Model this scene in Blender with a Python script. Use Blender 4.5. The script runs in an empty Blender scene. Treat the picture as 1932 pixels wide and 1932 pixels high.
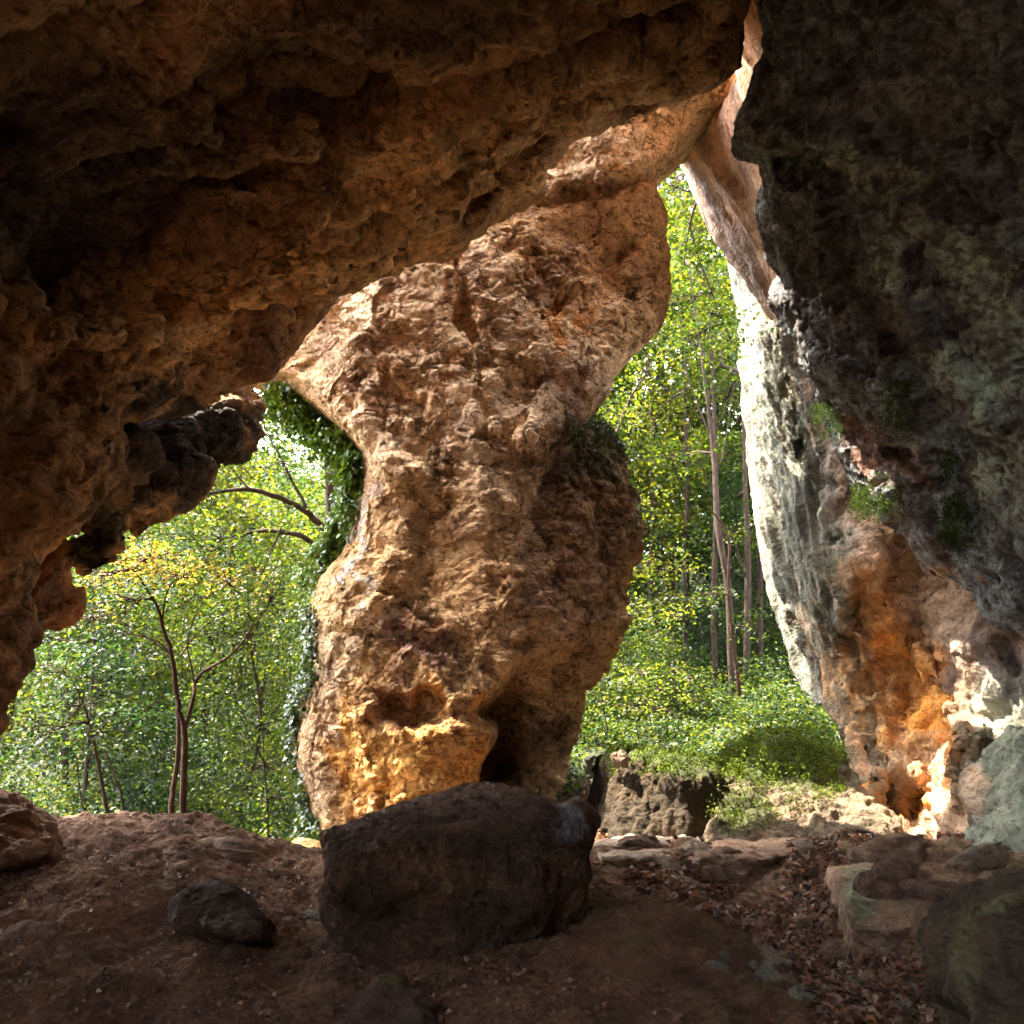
import bpy, math, random
import numpy as np
from math import radians as R

# ------------------------------------------------------------------ camera, sky, sun, exposure
scene = bpy.context.scene
C = scene.collection
F = 1673.0            # focal length in units where the picture is 1932 wide
PITCH = R(9.6)
CAMZ = 1.7
cam_d = bpy.data.cameras.new("camera"); cam = bpy.data.objects.new("camera", cam_d); C.objects.link(cam)
cam_d.sensor_width = 36.0; cam_d.lens = 36.0*F/1932.0; cam_d.clip_start = 0.05; cam_d.clip_end = 2000
cam.location = (0, 0, CAMZ); cam.rotation_euler = (R(90)+PITCH, 0, 0)
scene.camera = cam
cam_d.dof.use_dof = True; cam_d.dof.focus_distance = 8.5; cam_d.dof.aperture_fstop = 2.6

SUN = np.array([-0.4353, 0.1759, 0.883]); SUN /= np.linalg.norm(SUN)
sun_el = math.asin(SUN[2]); sun_az = math.atan2(SUN[0], SUN[1])
w = bpy.data.worlds.new("World"); scene.world = w; w.use_nodes = True
nt = w.node_tree; nt.nodes.clear()
o_ = nt.nodes.new("ShaderNodeOutputWorld"); b_ = nt.nodes.new("ShaderNodeBackground")
sk = nt.nodes.new("ShaderNodeTexSky"); sk.sky_type = 'NISHITA'; sk.sun_disc = False
sk.sun_elevation = sun_el; sk.sun_rotation = sun_az; sk.dust_density = 3.0; sk.air_density = 1.0
hs = nt.nodes.new("ShaderNodeHueSaturation"); hs.inputs['Saturation'].default_value = 0.35
nt.links.new(sk.outputs[0], hs.inputs['Color']); nt.links.new(hs.outputs[0], b_.inputs[0])
b_.inputs[1].default_value = 0.15; nt.links.new(b_.outputs[0], o_.inputs[0])
sd = bpy.data.lights.new("sun", 'SUN'); sd.energy = 2.0; sd.angle = R(0.53); sd.color = (1.0, 0.90, 0.74)
so = bpy.data.objects.new("sun", sd); C.objects.link(so)
from mathutils import Vector
so.rotation_euler = Vector(SUN).to_track_quat('Z', 'Y').to_euler(); so.location = (-20, 10, 30)
vs = scene.view_settings
vs.view_transform = 'Standard'; vs.look = 'None'; vs.gamma = 1.0; vs.exposure = 4.35; vs.use_curve_mapping = False
cy = scene.cycles
cy.use_denoising = True; cy.denoiser = 'OPENIMAGEDENOISE'
cy.max_bounces = 7; cy.diffuse_bounces = 5; cy.glossy_bounces = 2; cy.transmission_bounces = 3; cy.transparent_max_bounces = 4
cy.sample_clamp_indirect = 4.0
cy.use_adaptive_sampling = True; cy.adaptive_threshold = 0.05; cy.time_limit = 1000; cy.use_light_tree = False

# ------------------------------------------------------------------ numeric helpers
cp, sp = math.cos(PITCH), math.sin(PITCH)
def unproj(px, py, Y):
    px = np.asarray(px, float); py = np.asarray(py, float); Y = np.asarray(Y, float)
    a = (px-966)/F; b = (966-py)/F
    dy = cp - b*sp; dz = sp + b*cp
    t = Y/dy
    return np.stack([a*t, Y+0*t, CAMZ+dz*t], -1)
def proj(P):
    x = P[..., 0]; y = P[..., 1]; z = P[..., 2]-CAMZ
    d = y*cp + z*sp; u = -y*sp + z*cp
    d = np.where(d < 0.05, 0.05, d)
    return 966+F*x/d, 966-F*u/d

_rg = np.random.default_rng(7)
_perm = _rg.permutation(1024).astype(np.int32); _perm = np.concatenate([_perm, _perm, _perm])
_grad = _rg.normal(size=(1024, 3)); _grad /= np.linalg.norm(_grad, axis=1)[:, None]; _grad = _grad.astype(np.float32)
_rv = _rg.random((1024, 6)).astype(np.float32)
def _hash(i, j, k): return _perm[_perm[_perm[i & 1023]+(j & 1023)]+(k & 1023)]
def pnoise(P, seed=0):
    P = P + seed*17.31
    fl = np.floor(P); I = fl.astype(np.int32); f = (P-fl).astype(np.float32)
    u = f*f*f*(f*(f*6-15)+10)
    out = 0
    for dx in (0, 1):
        wx = u[:, 0] if dx else 1-u[:, 0]
        for dy in (0, 1):
            wy = u[:, 1] if dy else 1-u[:, 1]
            for dz in (0, 1):
                wz = u[:, 2] if dz else 1-u[:, 2]
                g = _grad[_hash(I[:, 0]+dx, I[:, 1]+dy, I[:, 2]+dz)]
                out = out + wx*wy*wz*((f[:, 0]-dx)*g[:, 0]+(f[:, 1]-dy)*g[:, 1]+(f[:, 2]-dz)*g[:, 2])
    return out*1.6
def fbm(P, s, octs=5, gain=0.5, seed=0, ridged=False):
    Q = P/s; a = 1.0; t = 0
    for o in range(octs):
        n = pnoise(Q, seed+o*3)
        if ridged: n = 0.5-np.abs(n)*1.4
        t = t+a*n; a *= gain; Q = Q*2.03
    return t
def worley(P, seed=0):
    P = P + seed*9.7
    B = np.floor(P-0.5).astype(np.int32)
    n = len(P); F1 = np.full(n, 9., np.float32); F2 = F1.copy(); H = np.zeros(n, np.int32); D = np.zeros((n, 3), np.float32)
    for dx in (0, 1):
        for dy in (0, 1):
            for dz in (0, 1):
                c = B+np.array([dx, dy, dz], np.int32)
                h = _hash(c[:, 0], c[:, 1], c[:, 2])
                d = (P-c-0.5-(_rv[h, :3]-0.5)*0.85).astype(np.float32)
                r = np.sqrt((d*d).sum(1))
                m = r < F1
                F2 = np.where(m, F1, np.minimum(F2, r)); F1 = np.where(m, r, F1)
                H = np.where(m, h, H); D[m] = d[m]
    return F1, F2, H, D
def facet(P, s, seed=0, tilt=1.0, groove=0.22):
    Q = P/s; Q = Q+0.22*np.stack([pnoise(Q*1.7, seed+5), pnoise(Q*1.7, seed+6), pnoise(Q*1.7, seed+8)], 1)
    F1, F2, H, D = worley(Q, seed)
    g = _grad[H]
    h = (D*g).sum(1)*tilt + (_rv[H, 3]-0.5)*0.7
    e = np.clip((F2-F1)/0.14, 0, 1)
    return h*(0.35+0.65*e) - (1-e)*groove if groove > 0 else h
def wpoly(P, s, seed=0):
    """continuous, sharply creased planes (cell distance in a tilted box metric)"""
    Q = P/s+seed*7.3
    B = np.floor(Q-0.5).astype(np.int32); F1 = np.full(len(P), 9., np.float32)
    for dx in (0, 1):
        for dy in (0, 1):
            for dz in (0, 1):
                c = B+np.array([dx, dy, dz], np.int32); h = _hash(c[:, 0], c[:, 1], c[:, 2])
                d = (Q-c-0.5-(_rv[h, :3]-0.5)*0.8).astype(np.float32)
                m = np.maximum(np.abs((d*_grad[h]).sum(1)), np.maximum(np.abs((d*_grad[(h+311) & 1023]).sum(1)), np.abs((d*_grad[(h+617) & 1023]).sum(1))))
                F1 = np.minimum(F1, m+0.12*_rv[h, 5])
    return (0.42-F1)*1.6
def sstep(a, b, x): 
    t = np.clip((x-a)/(b-a), 0, 1); return t*t*(3-2*t)

def tps(pts, vals):
    P = np.array(pts, float)/1000; n = len(P)
    d = np.linalg.norm(P[:, None]-P[None], axis=2)
    K = np.where(d > 0, d*d*np.log(d+1e-12), 0)+np.eye(n)*1e-4
    A = np.zeros((n+3, n+3)); A[:n, :n] = K; A[:n, n] = 1; A[:n, n+1:] = P; A[n, :n] = 1; A[n+1:, :n] = P.T
    s = np.linalg.solve(A, np.concatenate([np.array(vals, float), np.zeros(3)]))
    def f(X):
        X = X/1000; out = np.zeros(len(X))
        for i in range(n):
            d = np.linalg.norm(X-P[i], axis=1)
            out += s[i]*np.where(d > 0, d*d*np.log(d+1e-12), 0)
        return out+s[n]+X@s[n+1:]
    return f
def inside(X, poly):
    c = np.zeros(len(X), bool); n = len(poly)
    for i in range(n):
        x1, y1 = poly[i]; x2, y2 = poly[i-1]
        if y1 == y2: continue
        m = ((y1 > X[:, 1]) != (y2 > X[:, 1])) & (X[:, 0] < (x2-x1)*(X[:, 1]-y1)/(y2-y1)+x1)
        c ^= m
    return c
def nearest(X, poly):
    best = np.full(len(X), 1e9); Q = X.copy(); n = len(poly)
    for i in range(n):
        a = np.array(poly[i-1], float); b = np.array(poly[i], float); ab = b-a
        t = np.clip(((X-a)@ab)/max(ab@ab, 1e-9), 0, 1); q = a+t[:, None]*ab
        d = np.linalg.norm(X-q, axis=1); m = d < best
        best[m] = d[m]; Q[m] = q[m]
    return best, Q

def relief(outline, ctrl, V, step=8, inflate=(40, 0.4), feats=(), far=None):
    """closed body: its camera-side face follows measured depths, its far side lies V metres behind"""
    poly = [(float(a), float(b)) for a, b in outline]
    xs = [p[0] for p in poly]; ys = [p[1] for p in poly]
    gx = np.arange(min(xs)-step, max(xs)+2*step, step); gy = np.arange(min(ys)-step, max(ys)+2*step, step)
    nx, ny = len(gx), len(gy)
    X = np.stack(np.meshgrid(gx, gy), -1).reshape(-1, 2)
    ins = inside(X, poly).reshape(ny, nx)
    q = ins[:-1, :-1] & ins[1:, :-1] & ins[:-1, 1:] & ins[1:, 1:]
    jj, ii = np.nonzero(q)
    quads = np.stack([jj*nx+ii, jj*nx+ii+1, (jj+1)*nx+ii+1, (jj+1)*nx+ii], 1)
    # boundary edges
    e = np.concatenate([quads[:, [0, 1]], quads[:, [1, 2]], quads[:, [2, 3]], quads[:, [3, 0]]])
    key = np.sort(e, 1); kk = key[:, 0].astype(np.int64)*nx*ny+key[:, 1]
    u, idx, cnt = np.unique(kk, return_index=True, return_counts=True)
    be = e[idx[cnt == 1]]
    used = np.unique(quads); remap = -np.ones(nx*ny, np.int64); remap[used] = np.arange(len(used))
    X = X[used]; quads = remap[quads]; be = remap[be]
    d, Q = nearest(X, poly)
    bv = np.unique(be); m = d[bv] < step*2.2; X[bv[m]] = Q[bv[m]]; d[bv] = 0
    f = tps([(c[0], c[1]) for c in ctrl], [1.0/c[2] for c in ctrl])
    Y = 1.0/np.clip(f(X), 1/40., 1/1.2)
    wx = np.stack([X[:, 0]/38, X[:, 1]/38, 0*X[:, 0]], 1); X0 = X; X = X+13*np.stack([pnoise(wx, 3)+0.5*pnoise(wx*2.3, 5), pnoise(wx, 4)+0.5*pnoise(wx*2.3, 6)], 1)
    for ft in feats:      # (polyline, width, depth in metres: + is a hollow, - a ridge)
        pl, wd, dep = ft
        if len(pl) == 1: pl = [pl[0], (pl[0][0]+1, pl[0][1])]
        dd = np.full(len(X), 1e9)
        for k in range(1, len(pl)):
            a = np.array(pl[k-1], float); b = np.array(pl[k], float); ab = b-a
            t = np.clip(((X-a)@ab)/(ab@ab), 0, 1); dd = np.minimum(dd, np.linalg.norm(X-a-t[:, None]*ab, axis=1))
        Y = Y+dep*np.exp(-(dd/wd)**2.6)
    X = X0; wpx, dep = inflate
    t = np.clip(d/wpx, 0, 1); Y = Y+dep*(1-np.sqrt(1-(1-t)**2))
    P = unproj(X[:, 0], X[:, 1], Y)
    B = P+(V(P, X) if callable(V) else np.array(V, float))
    n = len(P)
    verts = np.concatenate([P, B])
    faces = quads.tolist() + (quads[:, ::-1]+n).tolist() + np.stack([be[:, 1], be[:, 0], be[:, 0]+n, be[:, 1]+n], 1).tolist()
    return verts, faces

def mesh_from(name, V, Fc, uvless=True):
    me = bpy.data.meshes.new(name)
    V = np.asarray(V, np.float32)
    if isinstance(Fc, np.ndarray):
        k = Fc.shape[1]; nf = len(Fc)
        me.vertices.add(len(V)); me.vertices.foreach_set('co', V.ravel())
        me.loops.add(nf*k); me.polygons.add(nf)
        me.loops.foreach_set('vertex_index', Fc.astype(np.int32).ravel())
        me.polygons.foreach_set('loop_start', np.arange(0, nf*k, k, dtype=np.int32))
        me.update(calc_edges=True)
    else:
        me.from_pydata(V.tolist(), [], Fc); me.update()
    return me
def verts_of(me):
    a = np.empty(len(me.vertices)*3, np.float32); me.vertices.foreach_get('co', a); return a.reshape(-1, 3).astype(np.float64)
def normals_of(me):
    a = np.empty(len(me.vertices)*3, np.float32); me.vertices.foreach_get('normal', a); return a.reshape(-1, 3).astype(np.float64)
def set_tint(me, col):
    at = me.color_attributes.new('tint', 'FLOAT_COLOR', 'POINT')
    c = np.ones((len(me.vertices), 4), np.float32); c[:, :3] = col
    at.data.foreach_set('color', c.ravel())
def smooth(me): me.polygons.foreach_set('use_smooth', np.ones(len(me.polygons), bool))
def tag(o, label=None, cat=None, group=None, kind=None):
    if label: o['label'] = label
    if cat: o['category'] = cat
    if group: o['group'] = group
    if kind: o['kind'] = kind
    return o
def link(name, me, mat, parent=None):
    o = bpy.data.objects.new(name, me); C.objects.link(o)
    if mat: me.materials.append(mat)
    if parent: o.parent = parent
    return o
def empty(name, loc=(0, 0, 0)):
    o = bpy.data.objects.new(name, None); o.location = loc; o.empty_display_size = 0.2; C.objects.link(o); return o

def remesh(V, Fc, voxel):
    me = bpy.data.meshes.new('tmp'); me.from_pydata(np.asarray(V).tolist(), [], Fc); me.update()
    o = bpy.data.objects.new('tmp', me); C.objects.link(o)
    md = o.modifiers.new('r', 'REMESH'); md.mode = 'VOXEL'; md.voxel_size = voxel; md.adaptivity = 0
    dg = bpy.context.evaluated_depsgraph_get(); dg.update()
    me2 = bpy.data.meshes.new_from_object(o.evaluated_get(dg))
    bpy.data.objects.remove(o); bpy.data.meshes.remove(me)
    return me2

def blob_tint(P, base, blobs, warp=60, seed=3):
    """tint map: rock colours, with some light and shade painted in, in patches with ragged borders"""
    px, py = proj(P); n1 = fbm(P, 0.5, 4, 0.6, seed); n2 = fbm(P, 0.5, 4, 0.6, seed+40)
    px = px+n1*warp; py = py+n2*warp
    col = np.tile(np.array(base, float), (len(P), 1))
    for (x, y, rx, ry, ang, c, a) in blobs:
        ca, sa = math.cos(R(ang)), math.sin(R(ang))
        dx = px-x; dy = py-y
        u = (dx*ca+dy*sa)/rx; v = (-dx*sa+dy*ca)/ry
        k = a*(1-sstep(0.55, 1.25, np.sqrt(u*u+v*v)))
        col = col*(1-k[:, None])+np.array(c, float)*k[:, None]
    return col

def rock(name, pieces, voxel, disp, mat, tint, label, cat, edge=None):
    V = []; Fc = []; n = 0
    for v, f in pieces:
        V.append(v); Fc += [[i+n for i in q] for q in f]; n += len(v)
    me = remesh(np.concatenate(V), Fc, voxel)
    P = verts_of(me); N = normals_of(me)
    damp = 1.0
    if edge:
        px, py = proj(P); X = np.stack([px, py], 1); dd = np.full(len(P), 1e9)
        for poly, wd in edge:
            d, _ = nearest(X, poly); dd = np.minimum(dd, d/wd)
        damp = 0.32+0.68*sstep(0, 1, dd)
    for fi, fn in enumerate(disp if isinstance(disp, (list, tuple)) else [disp]):
        P = P+N*(fn(P, N)*(damp if fi == 0 else 0.4+0.6*damp))[:, None]
        me.vertices.foreach_set('co', P.astype(np.float32).ravel()); me.update()
        N = normals_of(me)
    set_tint(me, tint(P, N)); smooth(me); me.name = name
    o = link(name, me, mat)
    if cat: tag(o, label, cat)
    print(name, len(me.vertices))
    return o, P, N

# ------------------------------------------------------------------ materials
class NT:
    def __init__(s, name):
        s.m = bpy.data.materials.new(name); s.m.use_nodes = True; s.t = s.m.node_tree; s.t.nodes.clear()
    def n(s, kind, **kw):
        nd = s.t.nodes.new('ShaderNode'+kind)
        for k, v in kw.items():
            if k.startswith('_'): setattr(nd, k[1:], v)
            else: nd.inputs[k.replace('_', ' ')].default_value = v
        return nd
    def l(s, a, b): s.t.links.new(a, b)
    def ramp(s, src, stops):
        r = s.n('ValToRGB'); el = r.color_ramp.elements
        while len(el) < len(stops): el.new(0.5)
        for e, (p, c) in zip(el, stops): e.position = p; e.color = (*c, 1) if len(c) == 3 else (c[0],)*3+(1,)
        s.l(src, r.inputs[0]); return r.outputs[0]
    def mix(s, fac, a, b, mode='MIX'):
        m = s.n('Mix', _data_type='RGBA', _blend_type=mode)
        for v, i in ((fac, 0), (a, 6), (b, 7)):
            if hasattr(v, 'is_linked') or hasattr(v, 'links'): s.l(v, m.inputs[i])
            else: m.inputs[i].default_value = v if i == 0 else (*v, 1)
        return m.outputs[2]
def rock_mat(name, dark=(0.45, 0.4, 0.42), light=(1.5, 1.4, 1.3), crack=0.5, cscale=2.2, bump=1.0, fine=22, rough=0.9, stretch=(1, 1, 1), rot=(0, 0, 0), patch=1.1, warp=0.35, flake_shade=(0.62, 0.5, 0.42), st=(0.60, 0.64)):
    t = NT(name)
    tc = t.n('TexCoord'); mp = t.n('Mapping'); t.l(tc.outputs['Object'], mp.inputs[0])
    mp.inputs['Scale'].default_value = stretch; mp.inputs['Rotation'].default_value = rot
    at = t.n('Attribute', _attribute_name='tint')
    n0 = t.n('TexNoise', Scale=patch, Detail=4.0, Roughness=0.62); t.l(mp.outputs[0], n0.inputs[0])
    c0 = t.ramp(n0.outputs[0], [(0.33, dark), (0.5, (1, 1, 1)), (0.68, light)])
    col = t.mix(1.0, at.outputs['Color'], c0, 'MULTIPLY')
    n1 = t.n('TexNoise', Scale=fine*0.45, Detail=5.0, Roughness=0.7); t.l(mp.outputs[0], n1.inputs[0])
    c1 = t.ramp(n1.outputs[0], [(0.3, (0.62, 0.58, 0.58)), (0.55, (1, 1, 1)), (0.75, (1.28, 1.26, 1.22))])
    col = t.mix(0.9, col, c1, 'MULTIPLY')
    ms = t.n('Mapping'); t.l(mp.outputs[0], ms.inputs[0]); ms.inputs['Scale'].default_value = (1, 1, 1.9)
    ns = t.n('TexNoise', Scale=5.5, Detail=5.0, Roughness=0.68); t.l(ms.outputs[0], ns.inputs[0])
    fs_ = t.ramp(ns.outputs[0], [(st[0], (1, 1, 1)), (st[1], flake_shade)])  # dark flecks paint flake shadows into the rock colour
    col = t.mix(0.85, col, fs_, 'MULTIPLY')
    nf = t.n('TexNoise', Scale=15.0, Detail=4.0, Roughness=0.7); t.l(ms.outputs[0], nf.inputs[0])
    ff = t.ramp(nf.outputs[0], [(st[0]-0.01, (1, 1, 1)), (st[1]-0.01, flake_shade)])
    col = t.mix(0.8, col, ff, 'MULTIPLY')
    # warped voronoi cracks
    wv = t.n('TexNoise', Scale=2.3, Detail=3.0, Roughness=0.6); t.l(mp.outputs[0], wv.inputs[0])
    wm = t.mix(warp, mp.outputs[0], wv.outputs['Color'], 'LINEAR_LIGHT')
    vo = t.n('TexVoronoi', _feature='DISTANCE_TO_EDGE', Scale=cscale); t.l(wm, vo.inputs[0])
    v2 = t.n('TexVoronoi', _feature='DISTANCE_TO_EDGE', Scale=cscale*3.1); t.l(wm, v2.inputs[0])
    k = t.ramp(vo.outputs['Distance'], [(0.0, (0, 0, 0)), (0.022, (1, 1, 1))])
    k2 = t.ramp(v2.outputs['Distance'], [(0.0, (0, 0, 0)), (0.05, (1, 1, 1))])
    gate = t.n('TexNoise', Scale=1.7, Detail=1.0); t.l(mp.outputs[0], gate.inputs[0])
    gk = t.ramp(gate.outputs[0], [(0.48, (0, 0, 0)), (0.6, (1, 1, 1))])
    gk2 = t.ramp(gate.outputs[0], [(0.38, (1, 1, 1)), (0.5, (0, 0, 0))])
    kk = t.mix(gk, (1, 1, 1), k); kk2 = t.mix(gk2, (1, 1, 1), k2)
    km = t.mix(1.0, kk, kk2, 'MULTIPLY')
    col = t.mix(crack, col, t.mix(1.0, col, t.mix(km, (0.28, 0.2, 0.16), (1, 1, 1)), 'MULTIPLY'))
    bs = t.n('BsdfPrincipled', Roughness=rough); bs.inputs['Specular IOR Level'].default_value = 0.25
    t.l(col, bs.inputs['Base Color'])
    nb = t.n('TexNoise', Scale=fine*0.3, Detail=6.0, Roughness=0.68); t.l(mp.outputs[0], nb.inputs[0])
    mu = t.n('TexVoronoi', _feature='F1', _distance='CHEBYCHEV', Scale=fine*0.55); t.l(wm, mu.inputs[0])
    b1 = t.n('Bump', Strength=0.9*bump, Distance=0.09); t.l(nb.outputs[0], b1.inputs['Height'])
    b2 = t.n('Bump', Strength=0.7*bump, Distance=0.03); t.l(mu.outputs[0], b2.inputs['Height']); t.l(b1.outputs[0], b2.inputs['Normal'])
    b4 = t.n('Bump', Strength=0.5*bump, Distance=0.04); t.l(fs_, b4.inputs['Height']); t.l(b2.outputs[0], b4.inputs['Normal']); b2 = b4
    b3 = t.n('Bump', Strength=0.8*crack, Distance=0.03); t.l(km, b3.inputs['Height']); t.l(b2.outputs[0], b3.inputs['Normal'])
    t.l(b3.outputs[0], bs.inputs['Normal'])
    o = t.n('OutputMaterial'); t.l(bs.outputs[0], o.inputs[0])
    return t.m
def leaf_mat(name, trans=0.45, rough=0.5, spec=0.35, tcol=(1.5, 1.35, 0.5)):
    t = NT(name)
    at = t.n('Attribute', _attribute_name='tint')
    bs = t.n('BsdfPrincipled', Roughness=rough); bs.inputs['Specular IOR Level'].default_value = spec
    t.l(at.outputs['Color'], bs.inputs['Base Color'])
    tr = t.n('BsdfTranslucent'); t.l(t.mix(1.0, at.outputs['Color'], tcol, 'MULTIPLY'), tr.inputs['Color'])
    mx = t.n('MixShader'); mx.inputs[0].default_value = trans
    t.l(bs.outputs[0], mx.inputs[1]); t.l(tr.outputs[0], mx.inputs[2])
    o = t.n('OutputMaterial'); t.l(mx.outputs[0], o.inputs[0]); return t.m
def bark_mat(name, a, b):
    t = NT(name); tc = t.n('TexCoord'); mp = t.n('Mapping'); t.l(tc.outputs['Object'], mp.inputs[0]); mp.inputs['Scale'].default_value = (1, 1, 0.25)
    n = t.n('TexNoise', Scale=14.0, Detail=8.0, Roughness=0.7); t.l(mp.outputs[0], n.inputs[0])
    bs = t.n('BsdfPrincipled', Roughness=0.9); bs.inputs['Specular IOR Level'].default_value = 0.2
    t.l(t.ramp(n.outputs[0], [(0.35, a), (0.7, b)]), bs.inputs['Base Color'])
    bu = t.n('Bump', Strength=0.8, Distance=0.03); t.l(n.outputs[0], bu.inputs['Height']); t.l(bu.outputs[0], bs.inputs['Normal'])
    o = t.n('OutputMaterial'); t.l(bs.outputs[0], o.inputs[0]); return t.m
M_roof = rock_mat('roof_rock', crack=0.35, bump=1.15, flake_shade=(0.5, 0.4, 0.34), st=(0.58, 0.63), patch=0.9, fine=16, dark=(0.5, 0.42, 0.42))
M_pillar = rock_mat('pillar_rock', crack=0.8, cscale=1.7, bump=0.95, flake_shade=(0.45, 0.33, 0.26), st=(0.575, 0.605), patch=1.3, dark=(0.55, 0.48, 0.5), light=(1.25, 1.22, 1.2))
M_cliff = rock_mat('cliff_rock', crack=0.35, bump=0.9, patch=1.5, dark=(0.5, 0.47, 0.45))
M_wall = rock_mat('wall_rock', crack=0.2, bump=1.5, patch=2.4, fine=26, dark=(0.4, 0.3, 0.3), light=(1.6, 1.7, 1.6))
M_bould = rock_mat('boulder_rock', crack=0.5, cscale=3, bump=1.6, patch=2.0, dark=(0.55, 0.5, 0.5))
M_stone = rock_mat('loose_stone', crack=0.3, cscale=4, bump=1.0, patch=3.0, fine=40)
M_dirt = rock_mat('dirt', crack=0.0, bump=1.3, patch=2.2, fine=34, dark=(0.5, 0.45, 0.42), light=(1.35, 1.3, 1.25), rough=1.0)
M_leaf = leaf_mat('leaves', trans=0.5, tcol=(1.6, 1.45, 0.6)); M_ivy = leaf_mat('ivy_leaves', trans=0.3, rough=0.3, spec=0.6)
M_litter = leaf_mat('dead_leaves', trans=0.1, rough=0.6, spec=0.3, tcol=(1.1, 0.8, 0.5))
M_moss = leaf_mat('moss_blades', trans=0.35, rough=0.7, spec=0.2)
M_bark = bark_mat('bark', (0.022, 0.015, 0.012), (0.075, 0.05, 0.036))
M_barkr = bark_mat('reddish_bark', (0.025, 0.012, 0.009), (0.085, 0.042, 0.027))

# ------------------------------------------------------------------ ground
def ground_z(x, y, detail=True):
    x = np.asarray(x, float); y = np.asarray(y, float)
    z = np.zeros_like(x)
    # left mound, its crest about 8 m away, then a drop to the valley
    lm = 1-sstep(-2.6, -1.0, x+0.0*y)
    lm2 = 1-sstep(-3.0, -1.7, x)
    z = z+lm2*0.36*sstep(4.5, 7.8, y)
    drop = sstep(8.1, 12.0, y)*(1-sstep(-2.3, -1.2, x+0.12*(y-8)))
    z = z-drop*2.6
    z = z+0.14*(1-sstep(-4.6, -3.8, x))*np.exp(-((y-7.2)/1.0)**2)
    # right side: earth bank, gully, ledge
    z = z+0.22*np.exp(-(((x-0.9)/0.7)**2+((y-5.2)/1.5)**2))
    gx = 2.0+0.0*y+0.25*(6.5-y)*0.5
    z = z-0.22*np.exp(-((x-gx+0.15)/0.45)**2)*(1-sstep(7.2, 8.6, y))
    z = z+0.20*sstep(2.35, 2.6, x-0.12*np.sin(y*2.1))*sstep(5.6, 5.9, y+0.15*np.sin(x*3))*(1-0.9*sstep(7.3, 8.4, y))
    z = z+0.08*sstep(6.9, 7.15, y+0.1*np.sin(x*4))*sstep(2.6, 3.1, x)*(1-sstep(7.6, 8.6, y))
    z = z+0.05*sstep(7.4, 7.9, y)*sstep(0.9, 1.5, x)*(1-sstep(8.0, 9.0, y))-0.12*sstep(8.2, 9.2, y)*sstep(0.3, 1.2, x)*(1-sstep(11, 13, y))
    # outside right, hillside
    z = z+sstep(14, 50, y)*7.0*sstep(-4, 2.5, x)+sstep(11.5, 16, y)*0.35*sstep(-1, 1.5, x)
    z = z+sstep(26, 80, y)*20*(1-sstep(-4, 2.5, x))
    z = z+sstep(18, 90, np.abs(x))*12
    P = np.stack([x, y, 0*x], -1).reshape(-1, 3)
    if detail:
        n = 0.10*fbm(P, 1.4, 3, 0.5, 11)+0.05*fbm(P, 0.42, 4, 0.6, 12)
        z = z+n.reshape(x.shape)
    return z
def ticks(lo, fa, fb, hi, s, g=1.12):
    a = list(np.arange(fa, fb, s)); v = fb; st = s
    while v < hi: a.append(v); st *= g; v += st
    a.append(hi); v = fa; st = s; b = []
    while v > lo: st *= g; v -= st; b.append(v)
    return np.array(b[::-1]+a)
gx = ticks(-260, -5.6, 5.4, 260, 0.028); gy = ticks(-60, 3.4, 10.5, 400, 0.028, 1.05)
GX, GY = np.meshgrid(gx, gy)
GZ = ground_z(GX, GY)
P3 = np.stack([GX.ravel(), GY.ravel(), GZ.ravel()], 1)
near = ((np.abs(P3[:, 0]) < 6) & (P3[:, 1] < 13)).astype(float)
lump = fbm(P3, 0.16, 4, 0.6, 21)
P3[:, 2] += near*(0.030*lump+0.02*np.maximum(0, fbm(P3, 0.33, 2, 0.5, 23, True)))
st = near*facet(P3*np.array([1, 1, 2.5]), 0.55, 31)*0.05*sstep(1.2, 2.4, P3[:, 0])
P3[:, 2] += st
nx, ny = len(gx), len(gy)
I = np.arange(nx*ny).reshape(ny, nx)
Fq = np.stack([I[:-1, :-1].ravel(), I[:-1, 1:].ravel(), I[1:, 1:].ravel(), I[1:, :-1].ravel()], 1)
me = mesh_from('ground', P3, Fq); smooth(me)
x, y = P3[:, 0], P3[:, 1]
dirt = np.array([0.25, 0.145, 0.09]); 
col = np.tile(dirt, (len(P3), 1))
k = sstep(1.0, 2.6, x)*0.8; col = col*(1-k[:, None])+np.array([0.36, 0.235, 0.15])*k[:, None]
ms = np.clip(fbm(P3, 0.6, 4, 0.6, 55)*2.2-0.25, 0, 1)*sstep(-0.5, 0.6, x)*0.6
col = col*(1-ms[:, None])+np.array([0.13, 0.13, 0.05])*ms[:, None]
k = np.clip(sstep(11, 13.5, y)+sstep(8.4, 9.4, y)*(1-sstep(-2.4, -1.4, x)), 0, 1); col = col*(1-k[:, None])+np.array([0.05, 0.06, 0.025])*k[:, None]
set_tint(me, col)
ground = link('ground', me, M_dirt); ground['kind'] = 'structure'
_gz = P3[:, 2].reshape(ny, nx)
def gz(x, y):
    x = np.asarray(x, float); y = np.asarray(y, float)
    i = np.clip(np.searchsorted(gx, x)-1, 0, nx-2); j = np.clip(np.searchsorted(gy, y)-1, 0, ny-2)
    u = (x-gx[i])/(gx[i+1]-gx[i]); v = (y-gy[j])/(gy[j+1]-gy[j])
    return _gz[j, i]*(1-u)*(1-v)+_gz[j, i+1]*u*(1-v)+_gz[j+1, i]*(1-u)*v+_gz[j+1, i+1]*u*v

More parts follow.
